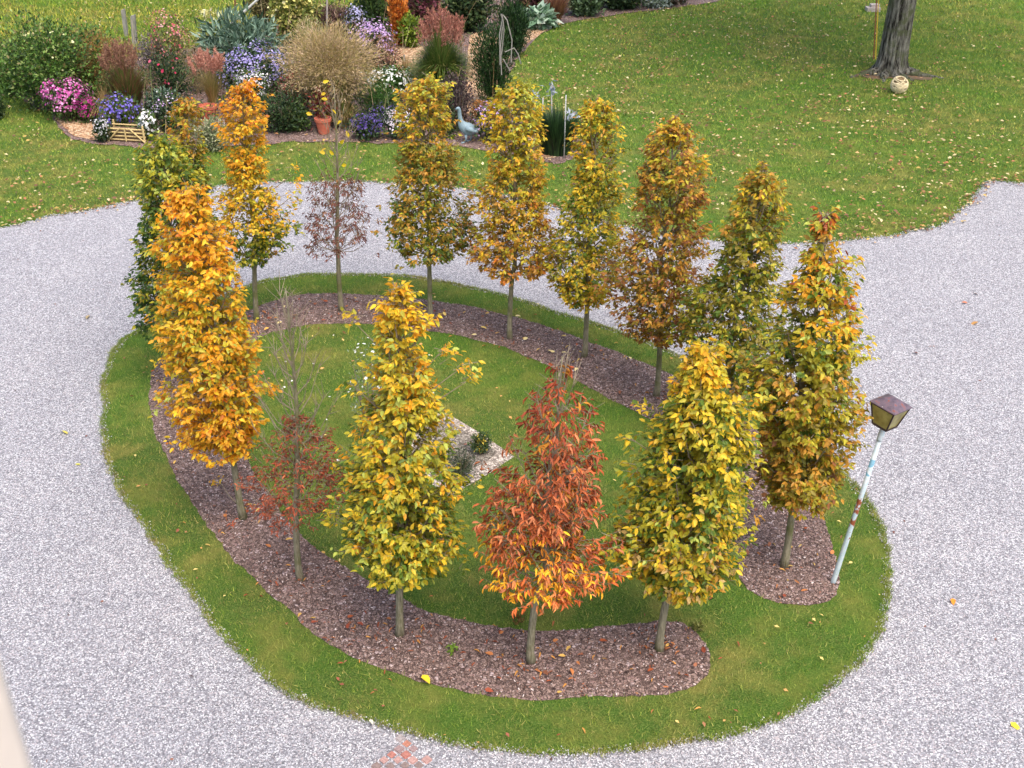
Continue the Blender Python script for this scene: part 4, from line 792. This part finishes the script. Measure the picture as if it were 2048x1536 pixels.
# back of the border, along the top edge
bush('broad_shrub', 'dark leafy shrub at top left of the yew columns', 'shrub', (935, 62), -30, 90, DP+[(S(110, 120, 80), 1)], n=2400, leaf=.14)
bush('broad_shrub', 'maroon leaved shrub at the top edge right of the yews', 'shrub', (1062, 20), -40, 60, [(S(84, 50, 52), 3), (S(60, 40, 42), 2), (S(104, 66, 60), 2)], n=1500, leaf=.12)
grass('maiden_grass', 'bronze upright grass at the top edge above the pale hosta', (1112, 48), -25, 58, RBR, 900, arch=.1, bw=.03, spread=.15)
bush('broad_shrub', 'grey green shrub at the top edge right of the bronze grass', 'shrub', (1168, 30), -25, 78, [(S(96, 116, 76), 3), (S(74, 96, 58), 3), (S(120, 140, 110), 1)], n=1500, leaf=.13)
bush('broad_shrub', 'dark green shrub at the top edge above the lawn bend', 'shrub', (1240, 16), -30, 90, DP, n=1800, leaf=.13)
bush('broad_shrub', 'brownish low shrub at the top edge left of the lawn tree', 'shrub', (1330, 6), -30, 100, [(S(92, 76, 62), 3), (S(70, 74, 48), 3)], n=1500, leaf=.13)
bush('spurge', 'white grey leaved low plant under the dark shrub by the lawn bend', 'plant', (1310, 14), -6, 60, [(S(150, 160, 150), 3), (S(110, 124, 100), 2)], n=500, leaf=.12)
bush('column_shrub', 'narrow bright orange autumn shrub at the back of the border', 'shrub', (800, 92), -20, 32, [(S(206, 126, 50), 4), (S(186, 100, 46), 2), (S(216, 150, 70), 1)], n=1800, leaf=.10, up=1)
bush('broad_shrub', 'deep green shrub behind the pale lavender aster', 'shrub', (745, 78), -20, 60, DP+GP, n=1800, leaf=.12)
bush('broad_shrub', 'purple pink flowered shrub at the top right of the orange column', 'shrub', (850, 66), -25, 70, [(S(110, 60, 70), 3), (S(84, 90, 50), 2), (S(140, 84, 96), 2)], n=1800, leaf=.12)
bush('broad_shrub', 'copper brown shrub just left of the orange column', 'shrub', (775, 64), -22, 40, [(S(150, 90, 66), 3), (S(120, 76, 56), 2)], n=1100, leaf=.12)
bush('shrub', 'yellow green shrub between the orange column and plumed grass', 'shrub', (820, 95), 28, 44, [(S(130, 150, 50), 3), (S(100, 124, 44), 2)], n=900, leaf=.10)
bush('heather', 'long low reddish brown hedge behind the giant grass', 'shrub', (664, 72), 12, 112, [(S(112, 84, 76), 3), (S(92, 66, 60), 3), (S(140, 108, 96), 1)], n=3200, leaf=.09, wid=.5)
bush('broad_shrub', 'yellow flowered shrub at the top edge above the cardoon', 'shrub', (590, 82), -15, 92, [(S(132, 140, 66), 3), (S(104, 116, 52), 3), (S(160, 150, 80), 2)], [(S(224, 214, 130), 3), (S(236, 226, 170), 1)], 170, .10, n=2800, leaf=.11)
bush('broad_shrub', 'brown green shrub at the top edge beside the leaning pole', 'shrub', (540, 55), -30, 70, [(S(128, 118, 76), 3), (S(100, 96, 60), 3)], n=1800, leaf=.11)
bush('broad_shrub', 'pale seed headed tall plant right of the cardoon', 'plant', (625, 115), 40, 70, [(S(160, 160, 110), 3), (S(120, 124, 80), 3), (S(196, 190, 140), 1)], n=1500, leaf=.07, wid=.5)
bush('pink_perennial', 'dusty mauve flowers between fluffy grass and red plant', 'flowering plant', (560, 150), 92, 60, DP, [(S(170, 90, 90), 2)]+LAV, 170, .05, n=900)
bush('low_plant', 'small dark plants along the bed behind the yellow-green tree', 'plant', (860, 250), 205, 60, DP, n=900, leaf=.05)
bush('low_plant', 'orange brown fading plants in front of the yew column', 'plant', (962, 245), 200, 44, [(S(170, 116, 62), 3), (S(140, 104, 60), 2)], n=700, leaf=.05)
for px, py, lb in ((408, 28, 'leftmost cream flower head on a tall stem against the meadow'), (440, 30, 'cream flower head on a tall stem left of the leaning pole'), (56, 70, 'white lily-like head rising from the left bush')):
    g = G(px+8, 95 if px > 100 else 190); t = P(px, py, g[1]); rt = E('tall_flower', g, lb, 'flower', 'tall cream flowers at the back')
    b = B(); b.tube([g, (g+t)/2+np.array([.04, 0, 0]), t], [.014, .012, .009], 5); b.build('stem', plain('stem_green', S(110, 120, 70), .8), rt)
    m = 26; V, F = leaves_mesh(t+rng.normal(0, .06, (m, 3)), rng.normal(0, 1, (m, 3)), rng.normal(0, 1, (m, 3)), np.full(m, .11), (LV4, LF4)); mesh('bloom', V, F, M_petal, rt, col=rep(pick([(S(226, 220, 150), 3), (S(240, 236, 200), 2)], m), (LV4, 0)))
# posts and pole
for bx, by, ty, w_, tx, lb in ((253, 72, 20, .042, 246, 'thin grey weathered post leaning slightly left at the meadow edge'), (270, 90, 32, .05, 266, 'thicker square grey post right of the thin leaning one')):
    g = G(bx, by); t = P(tx, ty, g[1]); b = B(); u = t-g
    V = [g+np.array([a*w_, c*w_, 0]) for a, c in cor]+[t+np.array([a*w_, c*w_, (.03 if a > 0 else 0)]) for a, c in cor]
    b.add(V, [(3, 2, 1, 0), (4, 5, 6, 7), (0, 1, 5, 4), (1, 2, 6, 5), (2, 3, 7, 6), (3, 0, 4, 7)]); b.own('fence_post', M_woodgrey, lb, 'post', loc=g)
g = G(452, 92); t = P(512, 2, g[1]); b = B(); b.tube([g+(P(440, 66, g[1])-g)*0, P(452, 56, g[1]), t, t+(t-P(452, 56, g[1]))*.4], [.03, .03, .026, .022], 8)
b.own('leaning_pole', plain('pale_pole', S(190, 192, 184), .8, 30, .2), 'pale pole leaning diagonally over the back of the border', 'pole', loc=g, smooth=True)
for px, by, ty, c, lb in ((470, 62, -20, S(120, 90, 60), 'brown stake at the top edge left of the leaning pole'), (654, 130, -10, S(160, 150, 140), 'thin grey cane rising from the giant fluffy grass'), (808, 145, 110, S(150, 144, 136), 'short grey peg in the wood chip path'), (3, 150, 78, S(70, 66, 40), 'dark stalk standing at the left image edge')):
    g = G(px, by); t = P(px, ty, g[1]); b = B(); b.tube([g, t], .022, 6); b.own('stake', plain('stake_'+lb[:5], c, .9), lb, 'stake', loc=g)
# wooden trough of split wood
g0, g1 = G(219, 283), G(291, 287); root = E('wooden_trough', (g0+g1)/2, 'low slatted wooden trough with crossed sticks at the lawn edge', 'planter')
ux = unit(g1-g0); W_ = np.linalg.norm(g1-g0); uy = np.array([-ux[1], ux[0], 0]); H_ = .27; D_ = .24
for k in range(2):
    for i in range(4): b = B(); b.tube([g0+uy*D_*k-ux*.02+np.array([0, 0, .05+i*.065]), g1+uy*D_*k+ux*.02+np.array([0, 0, .05+i*.065+random.gauss(0, .004)])], .014, 6); b.build('slat', M_woodtan, root)
for a, c in ((0, 0), (1, 0), (0, 1), (1, 1)): b = B(); q = g0+ux*W_*a+uy*D_*c-uy*.018*(1-c)+uy*.018*c; b.tube([q, q+np.array([0, 0, H_+.05])], .018, 6); b.build('corner_stick', M_woodtan, root)
for a, c in ((0, .38), (.5, .5), (1., .62)): b = B(); b.tube([g0+ux*W_*a-uy*.03+np.array([0, 0, .03]), g0+ux*W_*c-uy*.03+np.array([0, 0, H_])], .013, 6); b.build('cross_stick', M_woodtan, root)
b = B(); b.box((g0+g1)/2+uy*D_/2+np.array([0, 0, .11]), (W_*.94, D_*.86, .2), np.stack([ux, uy, np.array([0, 0, 1])], 1)); b.build('soil', M_dirt, root)
# goose figure
g = G(940, 284, .014); Yg = g[1]; M_lead = plain('lead_grey', S(132, 152, 160), .6, 30, .14, .4)
root = E('goose_figure', g, 'blue grey metal goose figure with raised neck at the bed edge', 'garden figure')
sp = [(958, 258), (953, 262), (946, 262), (938, 260), (930, 256), (924, 250), (921, 243), (920, 234), (919, 225), (918.5, 218), (917, 215), (914, 215.5), (911, 217.5)]
rd = [.008, .045, .095, .125, .115, .085, .052, .036, .031, .033, .036, .026, .008]; k = 14; V = []; F = []
pt = np.array([P(a, c, Yg) for a, c in sp]); pt[:, 1] += np.linspace(.05, -.05, len(pt)); T = unit(np.gradient(pt, axis=0))
for i in range(len(pt)):
    a = np.array([0, 1., 0]); a = unit(a-T[i]*T[i].dot(a)); c = np.cross(T[i], a)
    for j in range(k): th = 2*math.pi*j/k; V.append(pt[i]+rd[i]*(math.cos(th)*a*.85+math.sin(th)*c))
F = [(i*k+j, i*k+(j+1) % k, (i+1)*k+(j+1) % k, (i+1)*k+j) for i in range(len(pt)-1) for j in range(k)]+[tuple(range(k))[::-1], tuple(range((len(pt)-1)*k, len(pt)*k))]
o = mesh('body', V, F, M_lead, root, smooth=True); md = o.modifiers.new('s', 'SUBSURF'); md.levels = md.render_levels = 1
for dx, dy in ((930, -.05), (940, .05)):
    h_ = P(dx+2, 268, Yg); f_ = G(dx, 284, .016); f_[1] = Yg+dy; h_[1] = Yg+dy; b = B(); b.tube([h_, (h_+f_)/2+np.array([.012, 0, 0]), f_+np.array([0, 0, .012])], [.03, .014, .012], 8)
    for q in (-.5, 0, .5): b.tube([f_+np.array([0, 0, .01]), f_+np.array([-math.cos(q)*.07, math.sin(q)*.07-.01, .004])], [.012, .005], 5)
    b.build('leg', M_lead, root, smooth=True)
V, F, c = cloud(26, P(946, 252, Yg)+np.array([0, 0, .02]), (.10, .08, .03), .06, [(S(110, 126, 134), 1)], droop=.9)
for sg in (-1, 1):
    b = B(); pts = [P(a, c, Yg)+np.array([0, sg*.095, 0]) for a, c in ((932, 254), (942, 256), (951, 259), (957, 261))]; b.tube(pts, [.03, .05, .035, .006], 8); b.build('wing', M_lead, root, smooth=True)
# ------------------------------------------------------------------ old lawn tree, rope, woven ball
g = G(1779, 146); Yt = g[1]; root = E('old_tree', g, 'thick old tree with furrowed grey bark and flaring roots on the lawn', 'tree')
def trunk_mesh():
    k = 64; V = []; zz = [0, .06, .14, .26, .42, .65, 1.0, 1.6, 2.4, 3.4, 4.6, 6.2, 8.0]; xl = P(1750, 100, Yt)[0]; xr = P(1813, 100, Yt)[0]; R0 = (xr-xl)/2*.88
    for z in zz:
        fl = 1+.5*math.exp(-z/.13)+.16*math.exp(-z/.5); tp_ = 1-.02*z if z < 2 else .96-.05*(z-2)
        for j in range(k):
            th = 2*math.pi*j/k; lob = .5+.5*math.cos(5*th+.8); lob2 = .5+.5*math.cos(3*th-1.1)
            rr = R0*tp_*(.93+(fl-1)*(.35+.9*lob**2)+.05*lob2+.03*noise.noise(Vector((math.cos(th)*3, math.sin(th)*3, z*1.2)))+.022*math.sin(th*17+z*1.5+2*noise.noise(Vector((th, z*2, 0)))))
            V.append((g[0]+.01+.012*z+rr*math.cos(th), Yt+rr*math.sin(th), z-.02))
    n_ = len(zz); return V, [(i*k+j, i*k+(j+1) % k, (i+1)*k+(j+1) % k, (i+1)*k+j) for i in range(n_-1) for j in range(k)]+[tuple(range((n_-1)*k, n_*k))]
V, F = trunk_mesh(); o = mesh('trunk', V, F, M_bigbark, root, smooth=True)
b = B()
for a0, l0 in ((3.5, 1.0), (4.4, .75), (5.3, .8), (5.9, 1.1), (.3, .7)):
    pts = [np.array([g[0]+math.cos(a0)*q+.12*math.sin(q*3)*math.sin(a0), Yt+math.sin(a0)*q, .09-.11*(q/l0)]) for q in np.linspace(.28, l0, 6)]; b.tube(pts, np.linspace(.10, .03, 6), 8)
b.build('surface_roots', M_bigbark, root, smooth=True)
top_c = np.array([g[0]+.3, Yt, 8.6]); b = B()
for i in range(16):
    a = i*2.4; s0 = np.array([g[0]+.2, Yt, 4.2+i*.24]); e_ = s0+np.array([math.cos(a)*3.4, math.sin(a)*3.4, 1.6+random.uniform(0, 1.2)])*(1-.03*i); b.tube([s0, (s0+e_)/2+np.array([0, 0, -.15]), e_], [.14, .08, .03], 7)
b.build('limbs', M_bigbark, root)
V, F, c = cloud(15000, top_c, (5.4, 5.2, 3.9), .20, [(S(140, 150, 50), 3), (S(96, 120, 40), 3), (S(190, 170, 60), 2)], shell=.6, zmin=4.4, droop=.9); mesh('crown', V, F, M_leaf, root, col=c)
for px0, px1, c, lb in ((1757, 1751, S(206, 170, 60), 'yellow swing rope hanging left of the old tree trunk'), (1753, 1747, S(130, 70, 50), 'red brown rope hanging beside the yellow one at the trunk')):
    t = P(px0, 0, Yt-.05); f_ = P(px1, 118, Yt-.05); d_ = t-f_; tt = f_+d_*((6.0-f_[2])/d_[2]); b = B(); b.tube([f_, t, tt], .010, 6); b.own('hanging_rope', plain('rope_'+lb[:3], c, .9, 80, .2), lb, 'rope', loc=f_)
bc = G(1796, 186); rb = P(1813, 172, bc[1])[0]-P(1796, 172, bc[1])[0]; bc = bc+np.array([0, 0, rb*.97]); root = E('woven_ball', bc-np.array([0, 0, rb]), 'beige woven wicker ball lying on the lawn below the old tree', 'garden ball')
b = B()
for i in range(26):
    nn_ = unit(np.array([random.gauss(0, .35), random.gauss(0, .35), 1.0]) if i < 16 else rng.normal(0, 1, 3)); u_ = unit(np.cross(nn_, np.array([.3, 1, .2]))); v_ = np.cross(nn_, u_); of = random.uniform(-.75, .75) if i < 16 else random.uniform(-.2, .2); r_ = math.sqrt(1-of*of)*rb*random.uniform(.94, .99)
    b.tube([bc+nn_*of*rb+u_*r_*math.cos(q)+v_*r_*math.sin(q) for q in np.linspace(0, 2*math.pi, 26)], .011, 5, cap=False)
b.build('woven_canes', plain('cane', S(214, 196, 158), .8, 40, .25), root, smooth=True)
bm = bmesh.new(); bmesh.ops.create_icosphere(bm, subdivisions=3, radius=rb*.86); me = bpy.data.meshes.new('core'); bm.to_mesh(me); bm.free(); me.materials.append(plain('cane_core', S(128, 106, 76), .9, 60, .4)); o = bpy.data.objects.new('core', me); scene.collection.objects.link(o); o.parent = root; o.location = (0, 0, rb)
g = G(1745, 22); b = B(); b.box(g+np.array([0, 0, .05]), (.34, .24, .10)); b.box(g+np.array([.04, .02, .135]), (.22, .18, .07)); b.own('stone_block', plain('pale_stone', S(176, 164, 156), .9), 'small pale stone block on the far lawn left of the old tree', 'stone')
# tangled undergrowth between the border plants
paths = [outline(q, 3, 0) for q in ([(100, 225), (150, 222), (205, 240), (230, 262), (225, 292), (160, 286), (125, 265)], [(1112, 50), (1066, 48), (1010, 70), (960, 60), (932, 80), (930, 130), (925, 180), (930, 235), (965, 242), (985, 200), (1000, 150), (1025, 130), (1050, 100)], [(810, 80), (850, 110), (815, 140), (770, 130), (780, 90)])]
n = 30000; x = rng.uniform(-14, 6, n); y = rng.uniform(18, 34, n); k = inside(border, x, y) & inside(border, x, y-.55) & inside(border, x-.4, y-.3)
for q in paths: k &= ~inside(q, x, y)
x, y = x[k], y[k]; n = len(x); hn = np.array([.30+.5*noise.noise(Vector((a*.9, c*.9, 2)))+.12*noise.noise(Vector((a*4, c*4, 2))) for a, c in zip(x, y)]).clip(.06, .7)
pos = np.stack([x, y, hn*rng.uniform(.1, 1.15, n)], 1); V, F = leaves_mesh(pos, rng.normal(0, .6, (n, 3))+np.array([0, 0, .7]), rng.normal(0, .6, (n, 3))+np.array([0, 0, 1]), rng.uniform(.05, .16, n), (LV4, LF4), .55)
tone = np.array([noise.noise(Vector((a*1.1, c*1.1, 7))) for a, c in zip(x, y)]); cg = pick(GP+DP+[(S(130, 110, 76), 2)], n); cb = pick([(S(140, 110, 84), 3), (S(116, 84, 70), 3), (S(160, 140, 100), 2), (S(120, 70, 64), 1)], n)
tag(mesh('undergrowth', V, F, M_plant, col=rep(np.where((tone+rng.normal(0, .15, n) > .12)[:, None], cb, cg), (LV4, 0))), 'tangled low undergrowth filling the flower border', 'plants', kind='stuff')
b = B()
for i in range(420):
    a = random.randrange(n); q = np.array([x[a], y[a], 0.]); l_ = random.uniform(.4, 1.1); e_ = q+np.array([random.gauss(0, .25), random.gauss(0, .2), l_]); b.tube([q, (q+e_)/2+np.array([0, 0, .08]), e_], [.007, .005, .003], 3, cap=False, c=random.choice([S(150, 120, 84), S(120, 96, 70), S(110, 120, 70), S(176, 156, 120)]))
tag(b.build('dry_stems', M_flat), 'dry stalks standing among the border plants', 'stems', kind='stuff')
# small shrubs of the inner lawn
bush('dwarf_conifer', 'round dark dwarf conifer in the middle of the pebble bed', 'shrub', (922, 962), 905, 62, [(S(66, 80, 56), 3), (S(86, 98, 66), 3), (S(50, 62, 46), 2)], n=1500, leaf=.03, z0=.034, wid=.4)
bush('dwarf_conifer', 'smaller dark dwarf shrub with yellow tips in the pebble bed', 'shrub', (962, 908), 872, 40, [(S(60, 80, 46), 3), (S(86, 104, 54), 2), (S(200, 176, 70), .7)], n=700, leaf=.035, z0=.034)
rs = bush('rose_bush', 'loose grey green rose bush with white blooms on the inner lawn', 'shrub', (745, 885), 690, 84, [(S(120, 134, 104), 3), (S(92, 108, 78), 3), (S(146, 156, 128), 2)], [(S(246, 246, 242), 1)], 26, .042, n=620, leaf=.035, z0=.03, wid=.6)
# tufts and seedlings on the mulch
for px, py, c, lb in ((905, 1308, [(S(120, 150, 50), 1)], 'small green seedling on mulch between the two front trunks'), (1035, 1245, [(S(110, 84, 40), 1)], 'brown weed tuft on the mulch near the rust red tree'), (1395, 1262, [(S(120, 120, 60), 1)], 'tiny olive seedling at the right end of the front mulch')):
    g, h, wd = dims((px, py), py-14, 22); V, F, cc = cloud(40, g+np.array([0, 0, .05]), (wd/2, wd/2, .035), .04, c, (LV8, LF8)); own('seedling', V, F, M_plant, lb, 'seedling', 'seedlings on the mulch', col=cc)
